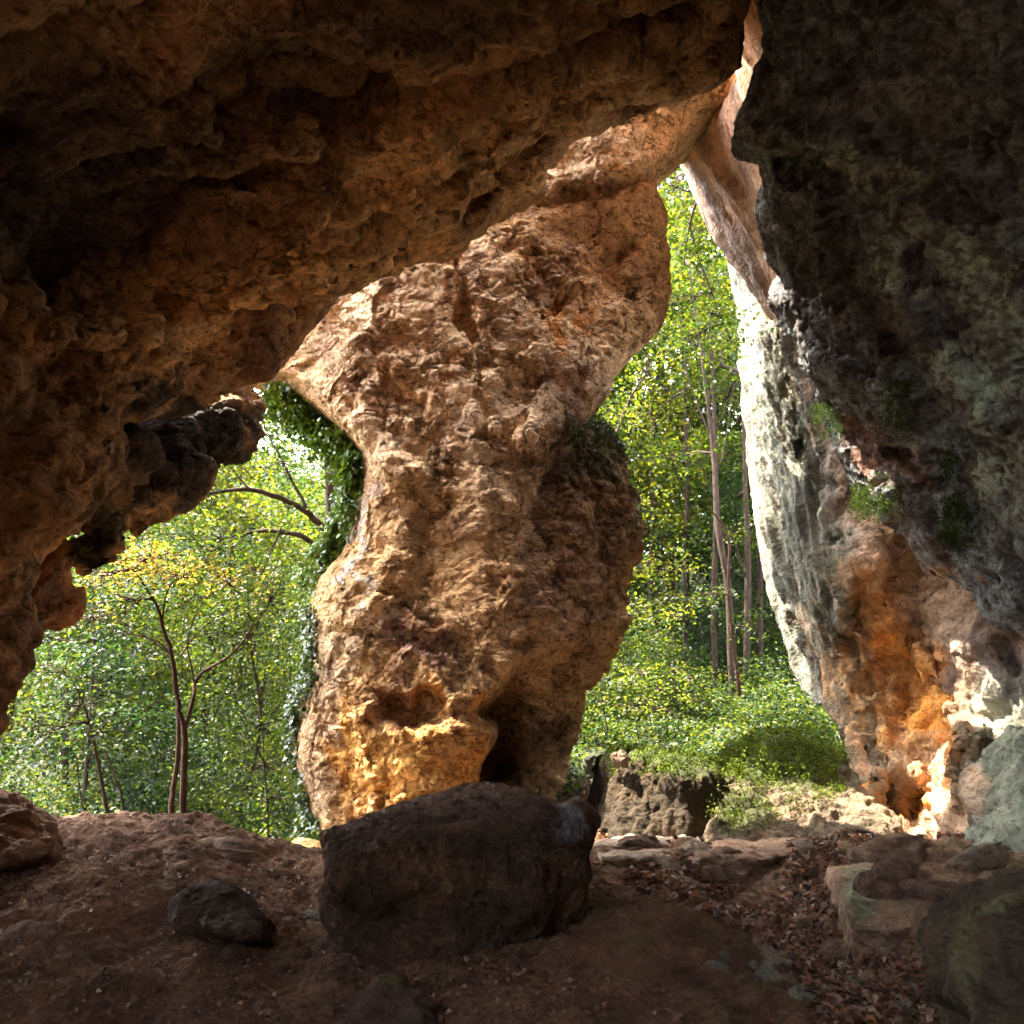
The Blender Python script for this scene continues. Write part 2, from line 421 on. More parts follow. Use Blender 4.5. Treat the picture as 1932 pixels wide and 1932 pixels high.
# ------------------------------------------------------------------ big rock
def radial(th, cx=0.4, cz=1.0, back=0.0):
    def f(P, X):
        d = np.stack([P[:, 0]-cx, 0*P[:, 0], P[:, 2]-cz], 1); d /= np.linalg.norm(d, axis=1)[:, None]+1e-6
        d[:, 1] = back
        return d*th
    return f
# --- cave roof and left wall
roof_out = [(-2600, 1900), (-900, 1640), (-300, 1500), (0, 1335), (25, 1285), (45, 1240), (62, 1195), (72, 1150), (78, 1110), (100, 1060), (150, 1010), (190, 955), (216, 890), (212, 830), (205, 795),
 (250, 775), (330, 760), (400, 735), (480, 716), (505, 700), (548, 650), (575, 622), (600, 603), (650, 570), (700, 548), (770, 515), (850, 482), (880, 460), (935, 415), (960, 402), (990, 388),
 (1016, 362), (1026, 318), (1052, 280), (1100, 248), (1150, 226), (1215, 205), (1270, 190), (1330, 160), (1372, 128), (1384, 90), (1386, 0), (1380, -300), (1390, -1200), (-2600, -1200)]
roof_ctrl = [(0, 0, 4.2), (-900, -900, 2.2), (-2500, -900, 1.7), (-2500, 1700, 2.0), (-900, 600, 3.6), (-900, 1500, 4.0), (0, 600, 5.6), (0, 1000, 6.3), (0, 1335, 6.8), (78, 1110, 7.4), (216, 890, 8.3), (480, 716, 9.4),
 (700, 548, 9.2), (935, 415, 9.3), (1020, 350, 9.4), (1100, 250, 8.9), (1270, 190, 8.9), (1372, 128, 8.5), (1384, 80, 8.2), (1395, 0, 7.2), (1390, -300, 5.4), (1400, -1100, 2.6), (966, 0, 5.8), (500, 0, 5.0), (500, 350, 6.6), (300, 600, 7.2), (900, 250, 7.4), (1200, 120, 7.7), (600, -900, 2.6)]
roof_feats = [([(250, 470), (150, 430)], 110, 0.55), ([(600, 190), (700, 120)], 70, 0.45), ([(985, 330), (970, 390)], 28, 0.4), ([(660, 350)], 38, 0.3), ([(690, 660), (560, 600)], 10, 0.0),
 ([(120, 640), (300, 505), (560, 405), (690, 300), (900, 235), (1000, 160), (1290, 60)], 34, -0.45),
 ([(330, 760), (560, 560), (800, 440), (930, 330)], 26, 0.35), ([(200, 690), (420, 560), (640, 470), (840, 400)], 32, -0.4),
 ([(1000, 345), (1060, 262), (1180, 200), (1340, 130)], 26, -0.35),
 ([(560, 290), (420, 300), (380, 230)], 45, -0.25), ([(500, 130), (420, 60)], 60, 0.4), ([(0, 300), (100, 480)], 70, 0.3), ([(60, 900), (30, 1100)], 40, -0.2)]
def roofV(P, X):
    v = radial(2.6)(P, X); v[:, 1] += 0.9*sstep(350, 600, X[:, 0])*(1-sstep(1150, 1330, X[:, 0])); return v  # unseen back of the roof stretched to keep sun off the floor
pieces = [relief(roof_out, roof_ctrl, roofV, 12, (26, 0.28), roof_feats)]
pieces.append(relief([(180, 800), (205, 780), (330, 740), (482, 700), (478, 735), (499, 760), (490, 783), (449, 797), (456, 820), (466, 852), (464, 874), (420, 880), (385, 905), (345, 940), (300, 965), (245, 995), (228, 1003), (200, 980), (150, 900)],
   [(200, 800, 9.6), (480, 720, 10.6), (460, 870, 10.2), (240, 990, 9.4), (350, 850, 9.6), (150, 900, 9)], lambda P, X: np.tile([-1.3, 0.3, 2.0], (len(P), 1)), 6, (26, 0.3),
   [([(230, 850), (330, 870), (430, 860)], 18, 0.25), ([(250, 930), (340, 900)], 16, -0.2)]))
pieces.append(relief([(120, 820), (190, 830), (262, 850), (250, 905), (240, 960), (246, 1010), (236, 1040), (207, 1057), (186, 1052), (172, 1030), (150, 1015), (120, 950)],
   [(150, 950, 8.3), (230, 900, 8.6), (210, 1040, 8.4)], lambda P, X: np.tile([-0.9, 0.2, 0.9], (len(P), 1)), 5, (34, 0.35)))
pieces.append(relief([(40, 1200), (60, 1100), (95, 1050), (130, 1040), (180, 1040), (182, 1050), (147, 1065), (141, 1088), (150, 1107), (140, 1142), (112, 1176), (72, 1196), (50, 1230)],
   [(60, 1150, 7.8), (150, 1060, 8.3), (130, 1150, 8.1)], lambda P, X: np.tile([-0.9, 0.2, 0.5], (len(P), 1)), 5, (24, 0.3)))
SD = np.array([0.86, 0.25, 0.45]); SD /= np.linalg.norm(SD)
def aniso(P, d, k):
    return P+(P@d)[:, None]*d*(1.0/k-1)
def roof_disp1(P, N):
    Q = aniso(P, SD, 2.2)
    return 0.32*fbm(Q, 1.2, 3, 0.5, 1)+0.42*wpoly(Q, 0.95, 11)+0.10*facet(Q, 0.8, 3)
def roof_disp2(P, N):
    Q = aniso(P, SD, 1.8); W = Q+0.05*np.stack([pnoise(Q*3, 31), pnoise(Q*3, 32), pnoise(Q*3, 33)], 1)
    return 0.06*facet(W, 0.30, 4)+0.16*wpoly(W, 0.36, 12)+0.03*fbm(W, 0.30, 4, 0.6, 6, True)+0.045*wpoly(W, 0.14, 13)-0.05*sstep(0.4, 0.5, fbm(W, 0.25, 4, 0.6, 9))
roof_b = [(1180, 270, 220, 90, -18, (0.74, 0.52, 0.33), 0.95), (1340, 100, 90, 140, 0, (0.40, 0.25, 0.13), 0.5), (90, 320, 340, 250, -15, (0.07, 0.055, 0.045), 0.85), (700, 60, 300, 90, -10, (0.16, 0.11, 0.075), 0.7), (900, 200, 400, 140, -25, (0.58, 0.35, 0.17), 0.7), (350, 850, 180, 130, 0, (0.075, 0.06, 0.05), 1.0), (205, 980, 55, 100, 0, (0.09, 0.09, 0.04), 0.9), (115, 1110, 60, 80, 0, (0.52, 0.26, 0.12), 0.9),  # dark upper left is painted shade; pale right underside is painted light
   (620, 430, 480, 140, -28, (0.72, 0.44, 0.20), 0.9), (100, 800, 160, 220, 0, (0.42, 0.25, 0.12), 0.6), (60, 1200, 60, 200, 0, (0.14, 0.1, 0.08), 0.6)]  # long middle band painted paler to stand in for light on the roof
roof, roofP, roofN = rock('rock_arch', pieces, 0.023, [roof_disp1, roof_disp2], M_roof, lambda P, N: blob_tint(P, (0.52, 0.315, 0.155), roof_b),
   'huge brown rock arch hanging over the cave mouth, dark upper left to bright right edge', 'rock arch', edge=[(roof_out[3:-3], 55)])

# --- pillar
pil_out = [(440, 690), (495, 716), (540, 720), (565, 736), (620, 788), (655, 825), (683, 855), (682, 930), (668, 1000), (650, 1045), (625, 1080), (600, 1112), (590, 1150), (592, 1200), (600, 1280), (575, 1310), (556, 1380), (562, 1440), (575, 1500), (585, 1560), (570, 1700),
 (900, 1700), (905, 1500), (908, 1440), (925, 1412), (938, 1380), (900, 1348), (915, 1335), (960, 1290), (1010, 1200), (1005, 1100), (990, 1000), (1012, 930), (1045, 850), (1110, 790), (1150, 745), (1160, 712), (1200, 668), (1240, 625), (1262, 580), (1266, 500), (1255, 450), (1257, 400), (1240, 365), (1234, 325), (1285, 290), (1312, 268), (1342, 242), (1376, 218), (1390, 190), (1402, 100), (1402, 20), (150, 20), (120, 560), (330, 690)]  # upper left wing, hidden behind the arch, added to block the sun
pil_ctrl = [(700, 600, 11.3), (1100, 400, 11.4), (1240, 500, 11.8), (500, 700, 11.8), (900, 800, 11.0), (680, 950, 11.2), (850, 1000, 10.9), (800, 1200, 10.4), (600, 1300, 11), (800, 1450, 10.1), (900, 1500, 10.3), (980, 1100, 10.7), (580, 1600, 10.9), (800, 250, 11.7), (1150, 260, 10.9), (1370, 220, 11.3), (1340, 120, 10.3), (200, 100, 12.3), (150, 500, 12.3), (1100, 60, 11.3)]
pil_feats = [([(742, 1338), (775, 1352), (806, 1340)], 30, 0.5), ([(865, 490), (875, 560), (870, 600), (905, 650)], 10, 0.2), ([(1060, 560), (1040, 610)], 14, 0.2),
 ([(1010, 392), (1110, 360), (1235, 342)], 11, 0.16), ([(1020, 345), (1130, 322), (1250, 296)], 16, -0.08), ([(1180, 470), (1130, 520), (1190, 560)], 22, 0.25), ([(1010, 870), (900, 880)], 12, 0.15), ([(650, 1190), (850, 1215), (960, 1290)], 12, 0.12), ([(690, 1180), (770, 1010)], 30, -0.12),
 ([(905, 740), (915, 830)], 10, 0.08), ([(985, 1215)], 14, 0.3), ([(690, 800), (740, 880), (800, 900)], 24, -0.15), ([(600, 1190), (680, 1186)], 4, 0.15), ([(660, 1480), (720, 1500)], 20, 0.15)]
sec_out = [(1000, 760), (1090, 792), (1118, 786), (1140, 806), (1163, 855), (1168, 920), (1185, 950), (1197, 1000), (1190, 1090), (1186, 1180), (1160, 1215), (1140, 1260), (1100, 1312), (1072, 1375), (1064, 1430), (1062, 1480), (1050, 1520), (1060, 1700), (820, 1700), (820, 760)]
sec_ctrl = [(1118, 800, 12.0), (1000, 850, 11.8), (1190, 1000, 11.9), (1050, 1050, 11.0), (1100, 1250, 11.3), (1000, 1250, 10.7), (1000, 1400, 12.3), (930, 1430, 12.7), (1045, 1500, 11.6), (830, 1500, 11.6), (830, 900, 12.2)]
pieces = [relief(pil_out, pil_ctrl, (-0.3, 1.7, 0.3), 7, (34, 0.4), pil_feats),
          relief(sec_out, sec_ctrl, (-0.3, 1.3, 0.2), 7, (40, 0.45), [([(1190, 1010), (1150, 1100), (1120, 1200)], 26, -0.2), ([(960, 1340), (930, 1480)], 30, 0.3), ([(990, 1215)], 15, 0.3)])]
def pil_disp1(P, N):
    Q = P+0.08*np.stack([pnoise(P*1.5, 35), pnoise(P*1.5, 36), pnoise(P*1.5, 37)], 1)
    return 0.07*fbm(P, 1.9, 2, 0.4, 141)+0.24*wpoly(Q*np.array([1, 1, 0.75]), 1.15, 3)+0.07*facet(Q, 0.7, 145, 0.9, 0)
def chips(P, s, thr, w, seed, st=(1, 1, 1.8)):
    n = fbm(P*np.array(st), s, 4, 0.6, seed); return sstep(thr, thr+w, n)
def pil_disp2(P, N):
    m = sstep(-0.2, 0.35, fbm(P, 1.0, 3, 0.5, 46))
    low = 1-sstep(1.5, 4.5, P[:, 2])
    px, py = proj(P); m = np.maximum(m, 0.9*sstep(960, 1040, px)*sstep(780, 860, py))
    m2 = np.clip(m+0.4*low, 0, 1)
    f = 0.10*wpoly(P*np.array([1, 1, 1.3]), 0.42, 5)*(0.4+0.6*m2)+0.055*facet(P*np.array([1, 1, 1.3]), 0.24, 43, 1, 0)*m2+0.03*wpoly(P, 0.13, 8)*(0.3+0.7*m2)+0.012*fbm(P, 0.4, 4, 0.6, 44)
    f -= 0.06*chips(P, 0.32, 0.62, 0.08, 48, (1, 1, 2.2))*(0.3+0.7*m)+0.04*chips(P, 0.13, 0.58, 0.10, 49, (1, 1, 2.0))*(0.4+0.6*m)
    F1, F2, H, D = worley((P+0.15*np.stack([pnoise(P*2.2, 51), pnoise(P*2.2, 52), pnoise(P*2.2, 53)], 1))/0.7, 9)
    f -= 0.045*(1-sstep(0.0, 0.035, F2-F1))*np.clip(m2+0.2, 0, 1)
    return f
pil_b = [(1180, 280, 230, 90, -18, (0.80, 0.58, 0.36), 0.9), (1370, 130, 60, 120, 0, (0.74, 0.47, 0.24), 0.9), (880, 700, 420, 260, 20, (0.82, 0.585, 0.36), 0.95), (1150, 480, 130, 200, 0, (0.74, 0.49, 0.27), 0.8), (1060, 610, 35, 60, -20, (0.75, 0.30, 0.06), 0.8), (740, 1430, 200, 140, 0, (0.72, 0.37, 0.095), 0.9), (720, 1280, 90, 110, 0, (0.66, 0.38, 0.15), 0.7), (620, 1250, 60, 90, 0, (0.55, 0.42, 0.26), 0.7), (590, 1420, 50, 170, 0, (0.42, 0.30, 0.20), 0.7),  # first patch paints light onto the underside at the upper right
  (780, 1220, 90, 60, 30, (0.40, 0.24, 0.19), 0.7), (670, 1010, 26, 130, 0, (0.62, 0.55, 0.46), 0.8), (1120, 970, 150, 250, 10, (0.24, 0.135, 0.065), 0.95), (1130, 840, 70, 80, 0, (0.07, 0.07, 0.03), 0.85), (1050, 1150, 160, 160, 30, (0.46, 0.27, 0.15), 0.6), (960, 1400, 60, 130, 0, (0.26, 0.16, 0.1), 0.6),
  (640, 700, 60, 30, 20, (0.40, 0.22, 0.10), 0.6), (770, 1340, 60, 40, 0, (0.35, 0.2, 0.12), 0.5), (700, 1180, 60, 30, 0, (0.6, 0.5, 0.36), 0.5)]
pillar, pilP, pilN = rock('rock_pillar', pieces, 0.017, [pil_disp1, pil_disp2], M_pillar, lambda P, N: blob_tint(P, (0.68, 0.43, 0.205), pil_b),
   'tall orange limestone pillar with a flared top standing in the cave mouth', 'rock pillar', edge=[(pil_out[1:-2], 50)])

# --- leaning cliff outside right with the orange lower wall
clf_out = [(1372, 470), (1376, 540), (1388, 610), (1394, 690), (1404, 790), (1412, 890), (1424, 990), (1440, 1090), (1458, 1165), (1490, 1258), (1522, 1310), (1528, 1330), (1570, 1345), (1590, 1390), (1606, 1440), (1618, 1500), (1650, 1640), (2500, 1700), (2500, 1000), (1900, 850), (1650, 600), (1500, 450), (1440, 430)]
clf_ctrl = [(1372, 485, 15.5), (1412, 900, 14.5), (1460, 1170, 13.8), (1540, 1330, 12.4), (1600, 1450, 10.6), (1640, 1540, 9.6), (1500, 640, 12.5), (1560, 800, 11.6), (1600, 1100, 10.9), (1700, 1100, 10.6), (1700, 1350, 10.0), (1720, 1530, 9.4), (1830, 1500, 8.8), (1932, 1300, 8.4), (1932, 1550, 8.2), (2400, 1200, 6.4), (2500, 1690, 5.4), (2400, 1000, 6.8)]
clf_feats = [([(1690, 1520), (1725, 1510)], 42, 0.9), ([(1640, 1260), (1700, 1200)], 60, 0.5), ([(1740, 1290), (1720, 1360)], 60, 0.55), ([(1540, 740), (1600, 960), (1700, 1200), (1800, 1380)], 26, -0.35), ([(1570, 1040), (1640, 1230), (1590, 1300), (1620, 1400)], 26, -0.25),
  ([(1600, 1010), (1630, 1180)], 16, 0.3), ([(1640, 1400), (1740, 1420), (1790, 1500)], 10, 0.18), ([(1820, 1480), (1810, 1420), (1850, 1380)], 20, -0.3), ([(1475, 640), (1500, 760), (1540, 900)], 16, 0.25), ([(1610, 1470), (1650, 1520)], 22, -0.1)]
pieces = [relief(clf_out, clf_ctrl, lambda P, X: np.tile([2.6, 0.9, 0.2], (len(P), 1)), 7, (14, 0.15), clf_feats)]
cd = unproj(1600, 1400, 11.6)-unproj(1390, 600, 14.8); cd /= np.linalg.norm(cd)
def gmask(P):
    px, py = proj(P); L = 1372+(py-480)*0.10+np.clip(py-1000, 0, 600)*0.16
    return 1-sstep(120, 190, px-L+20*fbm(P, 0.6, 2, 0.5, 61))
def clf_disp1(P, N):
    g = gmask(P)
    return g*(0.26*fbm(aniso(P, cd, 9), 0.34, 3, 0.6, 62))+(1-g)*(0.14*facet(P, 0.9, 63)+0.26*wpoly(P, 1.0, 21)+0.06*fbm(P, 0.9, 2, 0.5, 64))
def clf_disp2(P, N):
    g = gmask(P)
    return g*(0.07*fbm(aniso(P, cd, 7), 0.12, 3, 0.6, 65)+0.02*facet(P, 0.3, 66))+(1-g)*(0.05*facet(aniso(P, cd, 1.8), 0.30, 67)+0.12*wpoly(aniso(P, cd, 1.8), 0.34, 22)+0.045*wpoly(P, 0.14, 23)+0.015*fbm(P, 0.3, 4, 0.55, 68)-0.06*chips(P, 0.3, 0.5, 0.12, 70))
GR = (0.25, 0.25, 0.20); PK = (0.46, 0.34, 0.25); OR = (0.80, 0.33, 0.045)
clf_b = [(1500, 900, 330, 95, 75, GR, 1.0), (1480, 1180, 260, 70, 68, GR, 1.0), (1410, 620, 160, 60, 75, (0.42, 0.41, 0.35), 1.0), (1580, 900, 230, 30, 72, PK, 0.9), (1600, 1280, 170, 45, 60, (0.46, 0.34, 0.23), 0.8), (1660, 1160, 110, 60, 50, (0.56, 0.28, 0.1), 0.85), (1725, 1330, 100, 150, -20, OR, 0.95), (1650, 1300, 110, 110, 0, (0.66, 0.34, 0.12), 0.8), (1680, 1500, 90, 45, 0, OR, 0.9), (1720, 1440, 110, 50, 0, (0.55, 0.35, 0.2), 0.7),
  (1870, 1270, 130, 100, 40, (0.27, 0.21, 0.18), 0.95), (1830, 1380, 45, 170, 0, (0.27, 0.18, 0.11), 0.9), (1900, 1420, 80, 160, 0, (0.24, 0.26, 0.20), 0.8), (1700, 1050, 60, 60, 0, (0.5, 0.3, 0.15), 0.6)]
def clf_tint(P, N):
    c = blob_tint(P, (0.52, 0.36, 0.24), clf_b, 35); g = gmask(P)
    n = fbm(aniso(P, cd, 10), 0.16, 4, 0.65, 90); k = g*np.clip(0.5-1.1*n, 0, 0.8)
    return c*(1-k[:, None])+np.array([0.13, 0.135, 0.10])*k[:, None]
cliff, clfP, clfN = rock('leaning_cliff', pieces, 0.028, [clf_disp1, clf_disp2], M_cliff, clf_tint,
   'leaning cliff right of the cave mouth, grey streaked edge and bright orange foot', 'cliff', edge=[(clf_out[:17], 50)])

# --- pink overhanging slab
slab_out = [(1272, 292), (1300, 262), (1375, 190), (1385, 120), (1380, 0), (1370, -300), (1520, -300), (1520, 560), (1490, 620), (1455, 600), (1420, 550), (1385, 500), (1350, 440), (1318, 375), (1290, 322)]
pieces = [relief(slab_out, [(1275, 292, 13), (1455, 595, 12.6), (1400, 250, 10.4), (1490, 500, 11.2), (1410, 0, 8.6), (1500, -300, 6.2)], lambda P, X: np.tile([1.0, 0.5, 1.0], (len(P), 1)), 6, (14, 0.2),
   [([(1285, 300), (1380, 470), (1460, 590)], 18, 0.35), ([(1340, 245), (1440, 420), (1475, 500)], 6, 0.1)])]
sdv = unproj(1450, 590, 12.6)-unproj(1280, 295, 13); sdv /= np.linalg.norm(sdv)
rock('overhang_slab', pieces, 0.03, [lambda P, N: 0.10*fbm(aniso(P, sdv, 6), 0.5, 4, 0.5, 71)+0.03*facet(aniso(P, sdv, 3), 0.4, 72)], M_cliff,
   lambda P, N: blob_tint(P, (0.60, 0.40, 0.27), [(1365, 440, 190, 32, 58, (0.34, 0.24, 0.2), 0.9), (1400, 60, 40, 120, 0, (0.66, 0.42, 0.24), 0.8)], 14), 'pinkish overhanging rock slab slanting above the leaning cliff beside the roof edge', 'rock slab')

# --- near right wall, pocked
wal_out = [(1420, -1200), (1425, -300), (1430, -20), (1444, 60), (1440, 125), (1414, 182), (1388, 240), (1388, 292), (1425, 310), (1438, 350), (1430, 400), (1442, 440), (1450, 490), (1471, 528), (1448, 560), (1453, 600), (1472, 632), (1500, 648), (1502, 690), (1532, 722),
 (1548, 775), (1572, 850), (1600, 905), (1640, 960), (1700, 1012), (1750, 1082), (1832, 1110), (1872, 1180), (1932, 1205), (2100, 1300), (2600, 1700), (3600, 1900), (3600, -1200)]
wal_ctrl = [(1412, 0, 7.2), (1384, 250, 8.2), (1472, 528, 8.8), (1532, 720, 9.3), (1640, 960, 9.4), (1830, 1110, 8.4), (1932, 1200, 7.6), (1932, 600, 6.0), (1932, 0, 4.7), (2900, 600, 2.7), (2900, -900, 1.9), (2900, 1400, 2.8), (3500, 500, 2.0), (1700, 300, 6.6), (1700, 700, 7.5), (1405, -900, 3.2)]
wal_feats = [([(1560, 780), (1640, 830), (1700, 850)], 40, 0.5), ([(1600, 700), (1500, 660)], 24, -0.2), ([(1500, 520), (1640, 560), (1720, 700)], 40, 0.25), ([(1680, 480), (1760, 680), (1860, 800)], 36, -0.3), ([(1600, 440), (1700, 400), (1900, 480)], 40, -0.15), ([(1430, 270), (1540, 250), (1620, 300)], 26, -0.25), ([(1480, 310), (1600, 330)], 24, 0.3), ([(1720, 1080), (1790, 1120)], 26, 0.3), ([(1600, 100), (1700, 60)], 60, 0.3)]
pieces = [relief(wal_out, wal_ctrl, radial(2.4, -0.4), 12, (30, 0.35), wal_feats)]
def wal_disp1(P, N):
    return 0.22*fbm(P, 1.0, 3, 0.5, 81)
def wal_disp2(P, N):
    Q = P+0.16*np.stack([pnoise(P*2.5, 82), pnoise(P*2.5, 83), pnoise(P*2.5, 84)], 1)
    F1, F2, H, D = worley(Q/np.array([0.30, 0.30, 0.20])); r = 0.25+0.35*_rv[H, 4]
    pit = 1-sstep(0.35, 1.0, F1/r)
    G1, G2, H2, D2 = worley(Q/np.array([0.12, 0.12, 0.085]), 5); r2 = 0.2+0.4*_rv[H2, 4]
    pit2 = 1-sstep(0.3, 1.0, G1/r2)
    m = sstep(-0.3, 0.2, fbm(P, 0.8, 2, 0.5, 86))
    return -0.15*pit*m-0.055*pit2+0.07*fbm(P, 0.25, 4, 0.6, 85)
MINT = (0.54, 0.63, 0.48)
wal_b = [(1800, 560, 190, 60, 45, MINT, 0.75), (1880, 680, 90, 260, -10, MINT, 0.8), (1640, 330, 240, 30, 20, MINT, 0.55), (1920, 880, 60, 160, 0, (0.36, 0.40, 0.33), 0.8), (1660, 850, 90, 50, 5, (0.26, 0.12, 0.075), 0.9), (1540, 500, 90, 170, 0, (0.12, 0.12, 0.10), 0.7), (1650, 620, 60, 120, -20, (0.14, 0.09, 0.07), 0.6),
  (1700, 960, 120, 40, 35, (0.36, 0.30, 0.30), 0.7), (1760, 1090, 70, 30, 10, (0.36, 0.18, 0.1), 0.8), (1660, 930, 50, 18, 20, (0.05, 0.07, 0.02), 0.8), (1800, 960, 40, 60, 0, (0.05, 0.07, 0.02), 0.6)]
def wal_tint(P, N):
    c = blob_tint(P, (0.24, 0.26, 0.27), wal_b, 60)
    Q = P+0.16*np.stack([pnoise(P*2.5, 82), pnoise(P*2.5, 83), pnoise(P*2.5, 84)], 1)
    F1, F2, H, D = worley(Q/np.array([0.30, 0.30, 0.20])); G1, G2, H2, D2 = worley(Q/np.array([0.12, 0.12, 0.085]), 5)
    # the crust grows on the ridges between the pockets; inside them the bare rock is reddish brown
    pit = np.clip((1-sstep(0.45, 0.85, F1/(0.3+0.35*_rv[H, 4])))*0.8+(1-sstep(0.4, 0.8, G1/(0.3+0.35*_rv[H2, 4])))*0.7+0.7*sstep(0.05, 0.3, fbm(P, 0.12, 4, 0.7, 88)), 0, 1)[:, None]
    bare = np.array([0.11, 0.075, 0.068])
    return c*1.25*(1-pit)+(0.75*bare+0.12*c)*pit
wall, walP, walN = rock('cave_side_wall', pieces, 0.026, [wal_disp1, wal_disp2], M_wall, wal_tint, 'dark pocked cave wall with pale green lichen filling the right side', 'cave wall', edge=[(wal_out[1:-3], 90)])

# --- shell that closes the cave behind the camera
u = np.linspace(-math.pi, math.pi, 49)[:-1]; v = np.linspace(-1.0, 1.0, 25)
def shell(r):
    P = []
    for b in v:
        for a in u:
            ph = b*math.pi/2
            P.append((0.3+r*5.6*math.cos(ph)*math.cos(a), -1.5+r*6.5*math.cos(ph)*math.sin(a), 1.5+r*5.2*math.sin(ph)))
    return np.array(P)
A = shell(1.0); Bq = shell(1.25)
fs = []
for j in range(24):
    for i in range(48):
        a, b = j*48+i, j*48+(i+1) % 48
        c, d = b+48, a+48
        m = (A[a]+A[b]+A[c]+A[d])/4
        if m[1] < -2.2 and -4.8 < m[0] < -1.9 and 3.7 < m[2] < 5.7: continue      # unseen opening added high behind the camera to let fill light in
        if max(A[a, 1], A[b, 1], A[c, 1]) < 2.0: fs.append((a, b, c, d))
used = set(); ed = {}
for q in fs:
    for k in range(4): ed[(q[k], q[(k+1) % 4])] = 1
n0 = len(A)
allf = [q[::-1] for q in fs]+[tuple(i+n0 for i in q) for q in fs]
allf += [(a, b, b+n0, a+n0) for (a, b) in ed if (b, a) not in ed]
V = np.concatenate([A, Bq]); 
me = remesh(V, [list(f) for f in allf], 0.16); P = verts_of(me); N = normals_of(me)
P = P+N*(0.35*fbm(P, 1.5, 4, 0.5, 91))[:, None]; me.vertices.foreach_set('co', P.astype(np.float32).ravel()); me.update()
set_tint(me, np.tile([0.32, 0.22, 0.14], (len(P), 1))); smooth(me); me.name = 'cave_back_wall'
o = link('cave_back_wall', me, M_roof); tag(o, kind='structure')

# --- foreground boulder
bo_out = [(608, 1572), (660, 1560), (700, 1540), (760, 1522), (830, 1498), (860, 1488), (900, 1476), (940, 1478), (985, 1490), (1020, 1512), (1060, 1522), (1085, 1508), (1112, 1518), (1132, 1550), (1112, 1596), (1106, 1680), (1098, 1740), (1070, 1775), (1035, 1800), (1000, 1840), (900, 1860), (760, 1850), (690, 1810), (640, 1780), (606, 1735), (604, 1700), (614, 1640)]
bo_ctrl = [(860, 1480, 6.7), (620, 1570, 6.2), (1120, 1530, 6.2), (700, 1540, 6.5), (640, 1625, 5.55), (860, 1585, 5.6), (1080, 1600, 5.6), (860, 1640, 5.35), (860, 1750, 5.25), (860, 1850, 5.5), (1090, 1760, 5.8), (620, 1740, 5.7)]
pieces = [relief(bo_out, bo_ctrl, (0.0, 1.0, -0.25), 5, (34, 0.3), [([(900, 1700), (760, 1740)], 40, 0.12), ([(1095, 1540), (1090, 1570)], 14, -0.15), ([(1000, 1600), (1000, 1800)], 26, -0.1), ([(700, 1590), (830, 1580), (960, 1590)], 14, -0.1)])]
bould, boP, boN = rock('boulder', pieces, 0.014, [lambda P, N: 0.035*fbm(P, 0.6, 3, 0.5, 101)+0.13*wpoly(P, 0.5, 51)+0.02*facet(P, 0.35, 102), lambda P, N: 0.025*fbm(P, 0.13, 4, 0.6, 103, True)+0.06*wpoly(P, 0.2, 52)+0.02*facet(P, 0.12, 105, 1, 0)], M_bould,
   lambda P, N: blob_tint(P, (0.125, 0.074, 0.043), [(860, 1500, 300, 30, 2, (0.24, 0.155, 0.105), 0.8), (800, 1650, 120, 60, 10, (0.20, 0.11, 0.055), 0.8), (1050, 1680, 60, 80, 0, (0.18, 0.10, 0.05), 0.8), (940, 1740, 90, 60, 0, (0.06, 0.04, 0.028), 0.8), (860, 1530, 270, 32, -3, (0.19, 0.12, 0.085), 0.8), (1080, 1550, 30, 40, 0, (0.3, 0.32, 0.36), 0.7)], 20), 'large dark squarish boulder on the dirt floor in front of the pillar', 'boulder', edge=[(bo_out, 26)])  # paler top patches paint in the light on the boulder's upper face

# --- rock ledges and outcrops on the right
def outcrop(name, outl, ctrl, V, label, cat, base, blobs=(), vox=0.02, amp=1.0, infl=(20, 0.2), mat=None, feats=(), seed=0, tall=1.0):
    return rock(name, [relief(outl, ctrl, V, 5, infl, feats)], vox,
        [lambda P, N: amp*(0.06*fbm(P, 0.6, 3, 0.5, 111+seed)+0.05*facet(P*np.array([1, 1, tall]), 0.38, 112+seed)+0.13*wpoly(P*np.array([1, 1, tall]), 0.42, 30+seed)), lambda P, N: amp*(0.015*facet(P*np.array([1, 1, tall]), 0.14, 113+seed)+0.05*wpoly(P*np.array([1, 1, tall]), 0.15, 40+seed)+0.012*fbm(P, 0.1, 3, 0.6, 114+seed))],
        mat or M_cliff, lambda P, N: blob_tint(P, base, blobs, 18), label, cat)
MO = (0.055, 0.08, 0.018)
ledge, leP, leN = outcrop('mossy_ledge', [(1150, 1440), (1200, 1425), (1290, 1436), (1340, 1448), (1390, 1460), (1400, 1560), (1380, 1600), (1150, 1600), (1150, 1520)],
   [(1160, 1450, 9.7), (1160, 1560, 9.25), (1390, 1470, 9.5), (1380, 1590, 9.2), (1270, 1460, 9.35), (1270, 1590, 9.15)], (0, 1.6, -0.1), 'dark fissured rock ledge with mossy top left of the mossy mound', 'rock ledge', (0.05, 0.036, 0.021), [(1270, 1430, 180, 24, 0, MO, 0.9)], amp=1.15, tall=0.35, infl=(12, 0.35), seed=1)
